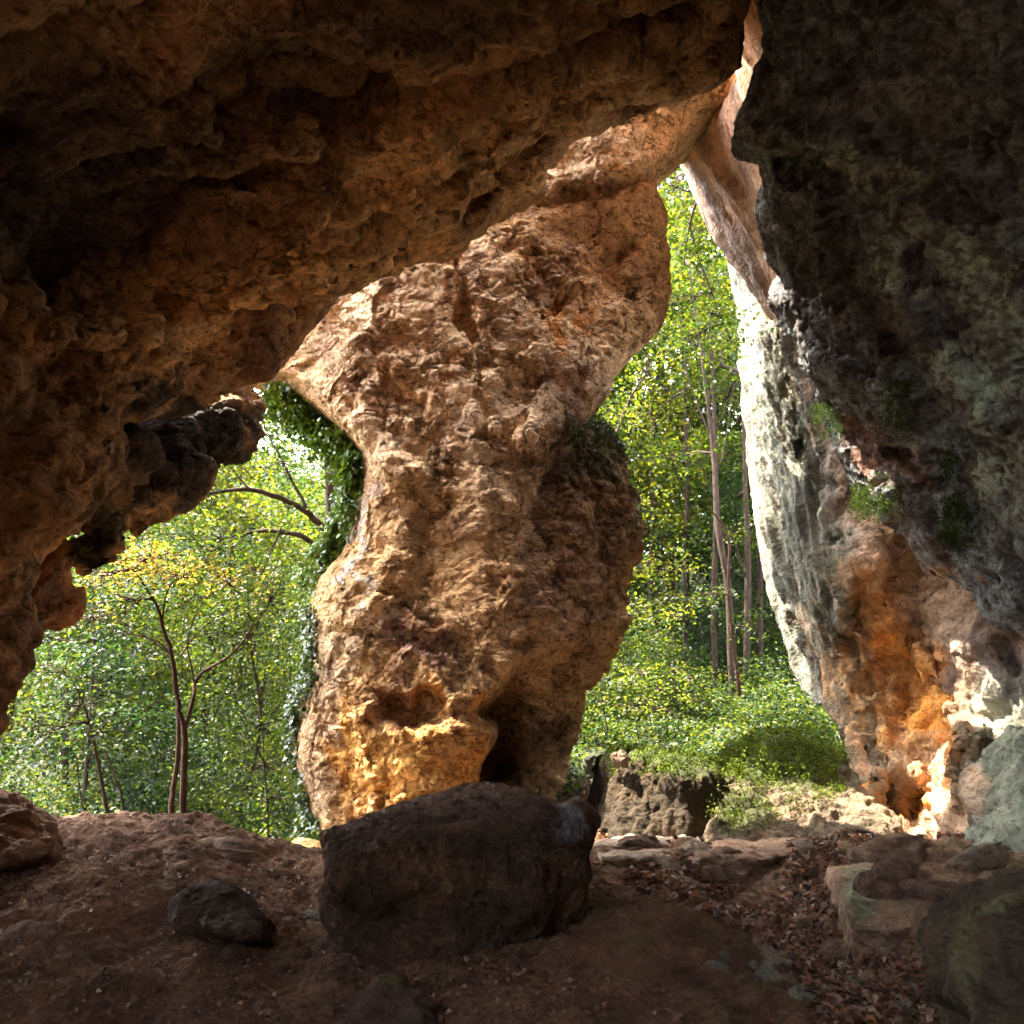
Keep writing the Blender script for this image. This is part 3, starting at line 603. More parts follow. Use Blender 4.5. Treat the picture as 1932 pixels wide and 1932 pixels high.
mound, moP, moN = outcrop('mossy_mound', [(1340, 1560), (1350, 1500), (1400, 1450), (1440, 1405), (1500, 1395), (1560, 1420), (1610, 1440), (1650, 1500), (1700, 1560), (1680, 1620), (1340, 1620)],
   [(1360, 1580, 8.8), (1500, 1590, 8.6), (1660, 1590, 8.7), (1380, 1480, 9.6), (1480, 1400, 10.8), (1600, 1440, 10.6), (1500, 1500, 9.4), (1620, 1530, 9.3)], (0, 1.6, -0.2), 'low green mossy rock mound between the dark ledge and the orange wall', 'rock mound', (0.15, 0.115, 0.075), [(1480, 1430, 150, 55, 8, MO, 0.95), (1400, 1530, 60, 40, 0, MO, 0.7), (1580, 1460, 60, 30, 0, (0.12, 0.11, 0.07), 0.7)], infl=(16, 0.25), amp=0.9, seed=2)
outcrop('pale_outcrop', [(1800, 1470), (1830, 1440), (1880, 1405), (1932, 1370), (2100, 1300), (2300, 1300), (2300, 1700), (1800, 1700), (1840, 1560)],
   [(1830, 1460, 8.2), (1840, 1600, 7.8), (1932, 1400, 7.7), (1932, 1580, 7.3), (2250, 1400, 6.3), (2250, 1650, 5.9)], (1.2, 1.2, 0), 'pale green grey rock face at the right edge beside the orange alcove', 'rock outcrop', (0.24, 0.27, 0.21), [(1830, 1480, 30, 60, 0, (0.6, 0.42, 0.28), 0.8)], amp=0.8, seed=3)
outcrop('stone_ledge', [(1560, 1640), (1640, 1600), (1760, 1590), (1932, 1565), (2150, 1560), (2150, 1760), (1800, 1730), (1680, 1770), (1610, 1755), (1588, 1700)],
   [(1560, 1640, 7.2), (1760, 1600, 7.9), (2100, 1570, 7.9), (1620, 1750, 5.9), (1932, 1720, 6.0), (2140, 1750, 5.6), (1600, 1700, 6.1), (1750, 1660, 6.6)], (0, 0.1, -0.5), 'flat earthy stone ledge with a pale pointed corner right of the leaf gully', 'rock ledge', (0.36, 0.25, 0.17), [(1620, 1690, 36, 60, 0, (0.36, 0.40, 0.27), 0.8)], infl=(8, 0.1), amp=0.35, seed=4)
outcrop('fissured_ledge', [(1640, 1600), (1700, 1592), (1790, 1596), (1860, 1584), (1950, 1580), (1950, 1640), (1840, 1645), (1760, 1655), (1650, 1650)],
   [(1650, 1605, 8.0), (1800, 1600, 8.0), (1940, 1585, 8.0), (1660, 1650, 7.1), (1800, 1650, 7.1), (1940, 1640, 7.1)], (0, 0.5, -0.3), 'low fissured stone step with pale ribs below the orange alcove', 'rock ledge', (0.40, 0.31, 0.22), infl=(6, 0.06), amp=0.5, seed=10, tall=0.4)
outcrop('flat_slab', [(1115, 1590), (1190, 1572), (1290, 1578), (1330, 1592), (1300, 1612), (1200, 1622), (1130, 1616)],
   [(1130, 1590, 8.6), (1300, 1585, 8.8), (1200, 1618, 7.8), (1310, 1608, 8.1)], (0, 0.3, -0.2), 'flat pale stone slab on the floor just right of the boulder', 'rock slab', (0.46, 0.36, 0.27), infl=(5, 0.05), amp=0.35, seed=11, vox=0.015)
outcrop('bedrock_ledge', [(1330, 1592), (1400, 1580), (1500, 1586), (1530, 1604), (1440, 1622), (1350, 1616)],
   [(1340, 1595, 8.3), (1520, 1595, 8.3), (1360, 1618, 7.7), (1500, 1612, 7.8)], (0, 0.3, -0.2), 'worn low bedrock step in front of the mossy mound', 'rock step', (0.40, 0.27, 0.19), infl=(5, 0.05), amp=0.3, seed=12, vox=0.015)
fr, frP, frN = outcrop('foreground_rock', [(1790, 1830), (1800, 1790), (1822, 1760), (1840, 1700), (1880, 1690), (1932, 1680), (2100, 1640), (2200, 1700), (2200, 2100), (1850, 2100), (1840, 1932), (1800, 1880)],
   [(1800, 1820, 4.5), (1850, 1720, 4.7), (1932, 1700, 4.6), (2150, 1700, 4.2), (1850, 1950, 4.1), (2100, 2000, 3.7), (1930, 1850, 4.3)], (0.3, 1.0, -0.2), 'dark jagged rock with pale green lichen crust in the lower right corner', 'rock', (0.10, 0.075, 0.05), [(1822, 1830, 30, 120, 0, (0.20, 0.20, 0.11), 0.6), (1880, 1700, 50, 18, -20, (0.26, 0.29, 0.16), 0.6)], vox=0.014, amp=0.9, infl=(30, 0.25), seed=5)
outcrop('ground_rock', [(330, 1700), (370, 1672), (395, 1655), (430, 1658), (455, 1690), (490, 1720), (498, 1765), (460, 1770), (400, 1765), (340, 1740)],
   [(400, 1665, 5.9), (340, 1720, 5.7), (480, 1740, 5.5), (410, 1760, 5.35)], (0, 0.5, -0.25), 'dark jagged rock jutting from the dirt slope on the left', 'rock', (0.08, 0.05, 0.035), vox=0.014, amp=0.6, infl=(14, 0.12), seed=6)
outcrop('crest_rock', [(-60, 1500), (0, 1498), (30, 1520), (60, 1545), (90, 1560), (110, 1620), (-60, 1640)],
   [(0, 1505, 7.0), (60, 1560, 6.9), (0, 1620, 6.4), (100, 1620, 6.6)], (-0.3, 0.9, -0.2), 'brown rock hump at the left edge where the dirt crest begins', 'rock', (0.20, 0.11, 0.06), amp=0.7, infl=(14, 0.2), seed=7)
outcrop('moss_capped_rock', [(690, 1870), (720, 1845), (760, 1840), (772, 1870), (810, 1900), (840, 1990), (640, 1990), (660, 1920)],
   [(730, 1850, 4.6), (700, 1930, 4.25), (800, 1930, 4.3), (740, 1990, 4.1)], (0, 0.5, -0.3), 'dark rock with a mossy cap at the bottom edge left of centre', 'rock', (0.09, 0.06, 0.045), [(735, 1850, 40, 12, 0, (0.10, 0.11, 0.03), 0.8)], vox=0.014, amp=0.5, infl=(14, 0.15), seed=8)
outcrop('yellow_stone', [(545, 1592), (560, 1582), (600, 1583), (608, 1600), (600, 1620), (560, 1615)], [(550, 1600, 9.3), (600, 1590, 9.2), (580, 1615, 9.0)], (0, 0.5, -0.2), 'yellow block of stone at the pillar foot left of the boulder', 'stone', (0.7, 0.42, 0.16), vox=0.015, amp=0.25, infl=(8, 0.1), seed=9)

# ------------------------------------------------------------------ loose stones
def stone_mesh(seed, flat=0.6, res=0.0):
    import bmesh
    bm = bmesh.new(); bmesh.ops.create_icosphere(bm, subdivisions=5, radius=1.0)
    P = np.array([v.co[:] for v in bm.verts]); N = P.copy()
    Q = P*np.array([1, 1, 1.0])
    P = P*(1+0.45*facet(Q+seed*3.1, 1.0, seed)+0.10*facet(Q, 0.4, seed+1)+0.05*fbm(Q, 0.3, 3, 0.6, seed+2))[:, None]*np.array([1, 0.8, flat])
    for vv, p in zip(bm.verts, P): vv.co = p
    me = bpy.data.meshes.new('stone'); bm.to_mesh(me); bm.free(); smooth(me); return me
def colored(me, c):
    m = me.copy(); set_tint(m, np.tile(c, (len(m.vertices), 1))); m.materials.append(M_stone); return m
shapes = [stone_mesh(s, f) for s, f in ((1, 0.6), (2, 0.45), (3, 0.7), (4, 0.5), (5, 0.8))]
pal = [(0.48, 0.33, 0.23), (0.56, 0.45, 0.34), (0.38, 0.25, 0.18), (0.44, 0.45, 0.35)]
smesh = [colored(s, c) for s in shapes for c in pal]
rnd = random.Random(5)
def gpoint(px, py):
    """the point of the ground seen at this place of the picture"""
    Ys = np.concatenate([np.arange(3.2, 16, 0.03), np.arange(16, 60, 0.3)]); P = unproj(np.full(len(Ys), px), np.full(len(Ys), py), Ys)
    below = P[:, 2] < gz(P[:, 0], P[:, 1])
    i = int(np.argmax(below)) if below.any() else len(Ys)-1
    return P[i]
def stone(px, py, w_px, k, label=None, group=None, name='stone', sc=(1, 1, 1), rz=None, cat='stone'):
    p = gpoint(px, py); r = w_px/F*p[1]/2
    o = bpy.data.objects.new(name, smesh[k % len(smesh)]); C.objects.link(o)
    o.scale = (r*sc[0], r*sc[1], r*sc[2]); o.rotation_euler = (rnd.uniform(-.2, .2), rnd.uniform(-.2, .2), rnd.uniform(0, 6.28) if rz is None else rz)
    o.location = (p[0], p[1]+r*0.3, p[2]+r*0.24*sc[2])
    return tag(o, label, cat, group)
named = [
 (1370, 1650, 105, 0, 'rounded brown rock, biggest of the rubble in the middle of the leaf gully', (1, 1, 1.0)),
 (1215, 1610, 90, 2, 'reddish angular rock leaning in the rubble nearest the boulder', (1, .9, .8)),
 (1255, 1640, 80, 1, 'low brown block in the middle of the rubble patch', (1, 1, .6)),
 (1310, 1612, 60, 5, 'small squared block just behind the biggest rounded rubble rock', (1, 1, .8)),
 (1180, 1590, 110, 9, 'flat pale slab at the back left of the rubble', (1.1, 1, .45)),
 (1350, 1590, 80, 3, 'greyish stone with whitish streaks behind the rounded rubble rock', (1, .8, .8)),
 (1290, 1675, 70, 10, 'dark low stone at the front of the rubble patch', (1, 1, .5)),
 (1470, 1555, 34, 4, 'small tan stone at the foot of the mossy mound', (1, 1, .9)),
 (1590, 1815, 105, 6, 'light brown rock in the leaves left of the pointed ledge corner', (1, 1, .8)),
 (1530, 1740, 60, 8, 'flat reddish stone half covered by dead leaves up the gully', (1, 1, .5)),
 (1655, 1860, 60, 4, 'brown lump of stone low in the gully under the ledge corner', (1, 1, .9)),
 (1690, 1720, 150, 18, 'green grey wedge shaped slab standing under the ledge corner', (1, .7, 1.0)),
 (1790, 1700, 120, 14, 'dark tilted slab set in the bank right of the wedge slab', (1, .6, .6)),
 (1430, 1740, 50, 11, 'pale stone embedded at the top of the earth bank', (1, 1, .5)),
 (1760, 1560, 120, 12, 'long pale rock in front of the orange alcove', (1, .6, .6)),
 (1690, 1580, 80, 13, 'low greenish stone left of the long pale rock', (1, .8, .5)),
 (1560, 1575, 40, 2, 'flat pale stone lying on the dirt right of the mossy mound foot', (1, 1, .4)),
 (1530, 1600, 60, 9, 'thin grey slab on the dirt below the mossy mound', (1, 1, .4)),
 (1875, 1580, 50, 0, 'orange brown stone near the right edge below the pale outcrop', (1, 1, .7)),
 (1680, 1630, 130, 16, 'blocky pale fissured rock on top of the flat ledge', (1, .5, .6)),
 (1850, 1640, 120, 17, 'row of jagged grey rock on the ledge at the right edge', (1, .4, .5)),
 (1250, 1585, 60, 7, 'thin tan slab leaning at the back of the rubble', (1, .8, .5)),
 (598, 1730, 40, 3, 'small pale jagged stone against the left side of the boulder', (1, 1, .8)),
 (450, 1745, 60, 10, 'dark knob of rock beside the jagged rock on the left slope', (1, 1, .9)),
 (40, 1775, 100, 6, 'black stone bump at the left edge of the dirt slope', (1, 1, .6)),
 (590, 1590, 40, 1, 'yellowish stone chip between the crest and the boulder', (1, 1, .5)),
 (420, 1610, 110, 2, 'flat brown rock lump near the crest of the left slope', (1, .8, .5)),
 (1130, 1460, 60, 11, 'grey rock beside the path right of the pillar foot', (1, 1, 1.1)),
 (1172, 1438, 22, 0, 'small upright reddish stone on the end of the dark mossy ledge', (1, 1, 1.6)),
 (250, 1530, 60, 2, 'low dark stone on the skyline of the left crest', (1, 1, .5)),
]
for (a, b, wpx, k, lb, sc) in named:
    o = stone(a, b, wpx, k, lb, None, 'rock' if wpx > 75 else 'stone', sc, rz=rnd.uniform(-.4, .4))
    if 'small upright reddish' in lb:
        q = unproj(1172, 1432, 9.6); o.location = tuple(q)
for i in range(110):
    t = rnd.random()
    a = 1190+rnd.random()*260+t*(180+260*rnd.random()); b = 1600+t*310
    stone(a, b, rnd.uniform(8, 30)*(0.6+t), rnd.randrange(20), 'small loose stone among the dead leaves in the gully', 'small loose stones in the leaf gully', 'small_stone', (1, 1, rnd.uniform(.5, .9)))
for i in range(50):
    a = rnd.uniform(0, 1000); b = rnd.uniform(1600, 1932)
    if 600 < a: b = rnd.uniform(1840, 1932)
    stone(a, b, rnd.uniform(5, 16), rnd.randrange(20), 'small pebble scattered on the dark dirt of the left slope', 'pebbles on the left dirt slope', 'pebble', (1, 1, .6))

# ------------------------------------------------------------------ leaves
def leaves_mesh(name, C0, Nn, size, cols, rng, fold=0.25, aspect=0.62, roll=True):
    """one mesh of folded leaf blades: centres C0, blade normals Nn"""
    n = len(C0)
    Nn = Nn/np.linalg.norm(Nn, axis=1)[:, None]
    r = rng.normal(size=(n, 3)); T = r-(r*Nn).sum(1)[:, None]*Nn; T /= np.linalg.norm(T, axis=1)[:, None]+1e-9
    B = np.cross(Nn, T); s = (size*rng.uniform(0.6, 1.25, n))[:, None]
    a = C0-T*s*0.5; b = C0+T*s*0.5-Nn*s*0.12
    c = C0+B*s*aspect*0.5+Nn*s*fold*0.5-T*s*0.08; d = C0-B*s*aspect*0.5+Nn*s*fold*0.5-T*s*0.08
    V = np.stack([a, c, b, d], 1).reshape(-1, 3)
    i = np.arange(n)*4
    Fc = np.stack([np.stack([i, i+1, i+2], 1), np.stack([i, i+2, i+3], 1)], 1).reshape(-1, 3)
    me = mesh_from(name, V, Fc); set_tint(me, np.repeat(cols, 4, axis=0)); return me
def palette(n, rng, cols, var=0.32):
    cols = np.array(cols)*(0.95 if var == 0.32 else 1.0); c = cols[rng.integers(0, len(cols), n)]
    return c*rng.uniform(1-var, 1+var, (n, 1))
GREEN = [(0.036, 0.066, 0.011), (0.055, 0.086, 0.013), (0.08, 0.11, 0.015), (0.018, 0.042, 0.011)]
YGREEN = [(0.08, 0.112, 0.014), (0.12, 0.14, 0.016), (0.038, 0.075, 0.011), (0.13, 0.135, 0.018)]
DGREEN = [(0.014, 0.034, 0.013), (0.02, 0.045, 0.014), (0.03, 0.058, 0.017), (0.017, 0.042, 0.02)]

def tube(paths, sides=6):
    """paths: list of (points Nx3, radii N) -> verts, quads"""
    V = []; Q = []; n = 0
    for P, r in paths:
        P = np.asarray(P, float); m = len(P)
        T = np.gradient(P, axis=0); T /= np.linalg.norm(T, axis=1)[:, None]+1e-9
        ref = np.array([0.3, 0.9, 0.1]); A = np.cross(T, ref); A /= np.linalg.norm(A, axis=1)[:, None]+1e-9; B = np.cross(T, A)
        an = np.arange(sides)*2*math.pi/sides
        ring = P[:, None]+np.asarray(r)[:, None, None]*(A[:, None]*np.cos(an)[None, :, None]+B[:, None]*np.sin(an)[None, :, None])
        V.append(ring.reshape(-1, 3))
        for i in range(m-1):
            for k in range(sides):
                Q.append((n+i*sides+k, n+i*sides+(k+1) % sides, n+(i+1)*sides+(k+1) % sides, n+(i+1)*sides+k))
        n += m*sides
    return np.concatenate(V), np.array(Q)
def wander(a, b, k, amp, rng):
    a = np.array(a, float); b = np.array(b, float); t = np.linspace(0, 1, k)[:, None]
    L = np.linalg.norm(b-a); P = a+(b-a)*t
    off = np.cumsum(rng.normal(size=(k, 3)), 0); off -= off[0]+(off[-1]-off[0])*t
    return P+off*amp*L/math.sqrt(k)
def smoothpath(P, k=5):
    P = np.array(P, float); t = np.arange(len(P)); tt = np.linspace(0, len(P)-1, (len(P)-1)*k+1)
    out = np.stack([np.interp(tt, t, P[:, i]) for i in range(P.shape[1])], 1)
    for _ in range(k): out[1:-1] = (out[:-2]+2*out[1:-1]+out[2:])/4
    return out

def sprays(centre, rad, n_spray, per, leaf, rng, flat=0.5):
    """leaf positions grouped in flattish sprays inside an ellipsoid; returns centres, normals, twig ends"""
    d = rng.normal(size=(n_spray, 3)); d /= np.linalg.norm(d, axis=1)[:, None]
    c = np.array(centre)+d*(rng.random(n_spray)**0.45)[:, None]*np.array(rad)
    C0 = np.repeat(c, per, 0); sp_ = leaf*2.6
    off = rng.normal(size=(len(C0), 3))*np.array([sp_, sp_, sp_*0.28])
    tiltv = np.repeat(rng.normal(size=(n_spray, 2))*0.35, per, 0)
    off[:, 2] += off[:, 0]*tiltv[:, 0]+off[:, 1]*tiltv[:, 1]-0.15*np.linalg.norm(off[:, :2], axis=1)
    Nn = np.stack([-tiltv[:, 0], -tiltv[:, 1], np.ones(len(C0))], 1)+rng.normal(size=(len(C0), 3))*0.5
    return C0+off, Nn, c

TR = 0.62
def tree(name, trunk, limbs, blobs, leafsize, cols, label, cat='tree', group=None, seed=1, bark=None, per=14, dens=1.0, twigs=True, leafmat=None, origin=None, hi=None):
    """trunk, limbs: lists of (x,y,z,r); blobs: (centre, radii, sprays)"""
    rng = np.random.default_rng(seed)
    o0 = np.array(origin if origin is not None else trunk[0][:3], float)
    root = empty(name, tuple(o0)); tag(root, label, cat, group)
    P = smoothpath(trunk); paths = [(P[:, :3]-o0, P[:, 3]*TR)]
    limbpts = [P[:, :3]]
    def jit(A_):
        n = np.cumsum(rng.normal(size=(len(A_), 3)), 0); n -= n[0]+(n[-1]-n[0])*np.linspace(0, 1, len(A_))[:, None]
        A_[:, :3] += n*0.010*np.linalg.norm(A_[-1, :3]-A_[0, :3])/math.sqrt(len(A_))*2.2; return A_
    for L in limbs:
        Q = jit(smoothpath(L)); paths.append((Q[:, :3]-o0, Q[:, 3]*TR)); limbpts.append(Q[:, :3])
    allp = np.concatenate(limbpts)
    CC, NN, tw = [], [], []
    for c, r, n in blobs:
        a, b, cs = sprays(c, r, max(2, int(n*dens)), per, leafsize, rng); CC.append(a); NN.append(b)
        # a branch to the clump and twigs to some of its sprays
        if twigs:
            below = allp[allp[:, 2] < c[2]+0.2*r[2]] if (allp[:, 2] < c[2]+0.2*r[2]).any() else allp
            s = below[np.argmin(np.linalg.norm(below-np.array(c), axis=1))]
            br = wander(s, c, 7, 0.10, rng); L = np.linalg.norm(br[-1]-s); tw.append((br-o0, np.linspace(0.012+0.012*L, 0.006, 7)))
            for e in cs[::max(1, len(cs)//9)]:
                k = rng.integers(2, 7); t_ = wander(br[k], e, 4, 0.1, rng); tw.append((t_-o0, np.linspace(0.008, 0.003, 4)))
    v, q = tube(paths, 8)
    if tw:
        v2, q2 = tube(tw, 4); q = np.concatenate([q, q2+len(v)]); v = np.concatenate([v, v2])
    me = mesh_from('trunk', v, q); smooth(me); link('trunk', me, bark or M_bark, root)
    C0 = np.concatenate(CC)-o0; Nn = np.concatenate(NN)
    big = np.clip(0.95+0.9*fbm(C0+o0, 0.9, 2, 0.5, seed+7), 0.45, 1.6)[:, None]
    pal_ = palette(len(C0), rng, cols)
    if hi:
        k = sstep(hi[0]-0.25, hi[0]+0.1, C0[:, 2]+o0[2]+0.2*rng.normal(size=len(C0)))[:, None]; pal_ = pal_*(1-k)+palette(len(C0), rng, hi[1])*k
    me = leaves_mesh('crown', C0, Nn, leafsize, pal_*big, rng)
    link('crown', me, leafmat or M_leaf, root)
    return root
def copy_tree(root, loc, rz, sc, label=None, group=None, name=None):
    r = root.copy(); C.objects.link(r); r.location = loc; r.rotation_euler = (0, 0, rz); r.scale = (sc, sc, sc)
    if label: r['label'] = label
    if group: r['group'] = group
    for ch in list(root.children):
        c = ch.copy(); C.objects.link(c); c.parent = r
    return r
def U(px, py, Y, r=None):
    p = unproj(px, py, Y); return (*p, r) if r is not None else tuple(p)
def pb(px, py, Y, rx, ry, rz, n): return (U(px, py, Y), (rx, ry, rz), n)

# slender forked tree beyond the left crest
tree('forked_tree', [U(345, 1580, 10.2, .075), U(345, 1540, 10.2, .065), U(347, 1450, 10.2, .058), U(350, 1400, 10.2, .052), U(346, 1360, 10.2, .05)],
  [[U(346, 1365, 10.2, .046), U(330, 1300, 10.2, .04), U(318, 1230, 10.2, .036), U(305, 1175, 10.2, .03), U(285, 1120, 10.1, .022), U(262, 1085, 10.0, .014), U(235, 1065, 10, .008)],
   [U(350, 1372, 10.2, .042), U(366, 1320, 10.2, .036), U(366, 1285, 10.3, .034), U(385, 1262, 10.3, .03), U(440, 1232, 10.2, .024), U(475, 1190, 10.1, .018), U(510, 1135, 10.0, .01)],
   [U(322, 1560, 10.5, .06), U(325, 1500, 10.5, .05), U(338, 1440, 10.5, .042), U(350, 1340, 10.5, .034), U(342, 1240, 10.5, .026), U(300, 1200, 10.4, .014), U(215, 1195, 10.3, .008)],
   [U(306, 1180, 10.2, .02), U(315, 1110, 10.2, .014), U(345, 1080, 10.2, .008)], [U(366, 1290, 10.3, .018), U(350, 1200, 10.3, .012), U(380, 1140, 10.3, .008), U(430, 1100, 10.3, .006)],
   [U(318, 1230, 10.2, .014), U(250, 1180, 10.1, .009), U(180, 1170, 10, .005)], [U(340, 1240, 10.5, .016), U(390, 1170, 10.4, .01), U(470, 1140, 10.4, .006)]],
  [pb(200, 1080, 10.0, .55, .5, .28, 26), pb(280, 1050, 10.1, .5, .5, .25, 26), pb(350, 1090, 10.2, .5, .5, .3, 18), pb(430, 1100, 10.2, .45, .4, .3, 14), pb(510, 1130, 10, .3, .3, .3, 10), pb(170, 1160, 10, .45, .4, .25, 14), pb(240, 1130, 10, .4, .4, .3, 12), pb(470, 1200, 10.2, .3, .3, .25, 8)],
  0.060, YGREEN, 'slender forked tree with reddish trunk growing beyond the left crest', seed=3, bark=M_barkr, per=12, hi=(2.72, [(0.42, 0.26, 0.09), (0.34, 0.27, 0.06), (0.5, 0.3, 0.13)]))  # upper leaves coloured peach to paint sunlight on the crown
tree('leaning_sapling', [U(205, 1545, 9.6, .035), U(196, 1500, 9.6, .03), U(185, 1440, 9.6, .026), U(175, 1390, 9.6, .022), U(160, 1330, 9.6, .014), U(130, 1270, 9.6, .008)],
  [[U(235, 1545, 9.8, .02), U(230, 1500, 9.8, .018), U(205, 1440, 9.8, .014), U(190, 1390, 9.8, .008)], [U(175, 1390, 9.6, .012), U(205, 1360, 9.6, .006)]],
  [pb(150, 1330, 9.6, .45, .4, .35, 16), pb(190, 1380, 9.6, .4, .4, .25, 12), pb(110, 1270, 9.6, .45, .4, .3, 16), pb(60, 1380, 9.4, .5, .4, .4, 14)], 0.055, GREEN, 'small leaning sapling left of the forked tree behind the crest', seed=4, per=11)
tree('young_tree', [U(505, 1600, 9.6, .018), U(507, 1540, 9.6, .015), U(500, 1460, 9.6, .012), U(495, 1380, 9.6, .009), U(492, 1300, 9.6, .005)], [[U(500, 1460, 9.6, .007), U(540, 1420, 9.6, .004)]],
  [pb(500, 1440, 9.6, .38, .3, .2, 14), pb(490, 1370, 9.6, .3, .3, .2, 10), pb(520, 1500, 9.7, .3, .3, .2, 10), pb(495, 1300, 9.6, .25, .25, .25, 7)], 0.05, GREEN, 'thin young tree beside the ivy at the pillar\'s left foot', seed=5, per=10)
# oak behind the pillar reaching left
tree('oak_tree', [U(640, 1700, 15, .28), U(640, 1300, 15, .24), U(630, 1050, 15, .2), U(620, 800, 15, .15), U(600, 600, 15, .1)],
  [[U(632, 1020, 15, .11), U(580, 965, 14.6, .09), U(530, 935, 14.2, .075), U(470, 922, 14, .06), U(400, 930, 13.8, .045), U(345, 948, 13.6, .025)],
   [U(634, 1080, 15, .1), U(585, 1015, 14.6, .08), U(530, 995, 14.4, .06), U(460, 1003, 14.2, .04), U(400, 1040, 14, .02)],
   [U(530, 997, 14.4, .04), U(510, 1050, 14.2, .03), U(490, 1090, 14, .012)], [U(470, 922, 14, .03), U(430, 880, 14, .02), U(400, 850, 13.9, .01)], [U(580, 965, 14.6, .05), U(520, 850, 14.4, .03), U(490, 780, 14.2, .015)]],
  [pb(360, 940, 13.6, .8, .7, .35, 22), pb(430, 860, 13.9, .7, .7, .4, 22), pb(480, 780, 14.2, .7, .7, .45, 24), pb(530, 870, 14.4, .7, .7, .45, 20), pb(410, 1010, 14, .7, .6, .35, 22), pb(480, 1070, 14, .6, .6, .35, 18), pb(540, 960, 14.6, .5, .6, .4, 14), pb(550, 760, 14.6, .7, .7, .4, 22), pb(340, 1010, 14, .7, .6, .35, 20), pb(300, 960, 14, .6, .6, .35, 16)],
  0.085, GREEN, 'spreading oak behind the pillar with thick horizontal branches in the left opening', seed=6, per=14, dens=0.75)
# trunks in the right opening
tree('woodland_tree', [U(1385, 1345, 19.0, .13), U(1378, 1230, 19.0, .12), U(1376, 1100, 19.0, .12), U(1352, 1000, 19.0, .11), U(1350, 880, 19.3, .10), U(1335, 760, 19.3, .055), U(1320, 640, 19.3, .045), U(1300, 500, 19.3, .03)],
  [[U(1345, 830, 19.3, .035), U(1305, 740, 19.3, .025), U(1290, 680, 19.3, .015)], [U(1350, 900, 19.3, .03), U(1375, 820, 19.3, .022), U(1385, 720, 19.3, .012)], [U(1376, 1100, 19.3, .022), U(1352, 1030, 19.3, .012)]],
  [pb(1300, 640, 20.6, 1.1, .9, .5, 34), pb(1340, 540, 20.8, 1.0, .9, .5, 30), pb(1290, 420, 20.6, .7, .9, .6, 26), pb(1250, 760, 20.8, .8, .8, .5, 26), pb(1370, 760, 21.2, .6, .8, .5, 22.0), pb(1260, 880, 21.0, .7, .8, .4, 20.0), pb(1360, 940, 21.3, .5, .8, .4, 14), pb(1330, 690, 20.4, .8, .8, .4, 20)],
  0.09, YGREEN, 'tall thin tree whose dark trunk rises in the middle of the right opening', seed=7)
tree('woodland_tree', [U(1408, 1290, 19.5, .13), U(1410, 1180, 19.5, .12), U(1412, 1050, 19.5, .11), U(1405, 900, 19.5, .07), U(1400, 700, 19.5, .05)], [[U(1410, 1100, 19.5, .03), U(1380, 1000, 19.5, .02)]],
  [pb(1390, 700, 23.0, 1.0, .9, .6, 30), pb(1350, 620, 23.0, 1.1, .9, .5, 30), pb(1400, 850, 23.0, .7, .8, .5, 20), pb(1385, 980, 23.0, .7, .8, .4, 22.0), pb(1330, 1050, 23.0, .8, .8, .4, 20)], 0.10, GREEN, 'straight dark trunked tree just left of the leaning cliff edge', seed=8)
tree('woodland_tree', [U(1398, 1330, 17.5, .06), U(1382, 1200, 17.5, .055), U(1372, 1100, 17.5, .05), U(1380, 1010, 17.5, .04), U(1340, 960, 17.5, .02)], [[U(1380, 1010, 17.5, .018), U(1430, 985, 17.5, .008)]],
  [pb(1420, 1180, 17.2, .4, .5, .25, 8), pb(1330, 1120, 17.5, .7, .6, .3, 12)], 0.08, GREEN, 'crooked reddish thin tree in front of the tall dark trunk', seed=9, bark=M_barkr)
tree('woodland_tree', [U(1130, 1180, 18, .08), U(1140, 900, 18, .07), U(1180, 760, 18, .05), U(1230, 690, 18, .03)], [[U(1140, 900, 18, .04), U(1190, 830, 18, .025), U(1215, 760, 18, .012)], [U(1135, 1000, 18, .04), U(1180, 900, 18, .03)]],
  [pb(1180, 780, 18, 1.0, .9, .5, 28), pb(1220, 700, 18, .8, .9, .5, 24), pb(1200, 960, 18, .8, .8, .4, 20), pb(1240, 1060, 17.5, 1.0, .8, .4, 26), pb(1220, 1150, 17, .9, .8, .35, 22)], 0.09, YGREEN, 'arching branched tree showing right of the pillar edge', seed=10)
for i, (a, b, Y, r_) in enumerate([(1345, 1335, 20, .12), (1290, 1345, 21, .1), (1225, 1350, 21.5, .1), (1432, 1320, 20.5, .12)]):
    tree('woodland_tree', [U(a+6, b, Y, r_), U(a, 1150, Y, r_*.9), U(a+8, 950, Y, r_*.8), U(a+2, 750, Y, r_*.6), U(a-10, 520, Y, r_*.3)], [[U(a+8, 950, Y, .04), U(a-24, 870, Y, .015)], [U(a+4, 820, Y, .04), U(a+34, 740, Y, .015)]],
      [pb(a-24, 860, Y, 1.2, 1, .45, 26), pb(a+34, 730, Y, 1.2, 1, .5, 26), pb(a-8, 520, Y, 1.4, 1, .6, 30), pb(a-30, 640, Y, 1.1, 1, .45, 22), pb(a+20, 1010, Y, 1.0, 1, .35, 16), pb(a-20, 1130, Y, .9, .9, .3, 12)], 0.11, GREEN,
      ['slim dark trunk standing between the crooked reddish tree and the middle of the wood', 'slim trunk standing right in the middle of the wood', 'slim trunk nearest the pillar in the right opening wood', 'slim trunk half hidden by the grey edge of the leaning cliff'][i], seed=60+i)
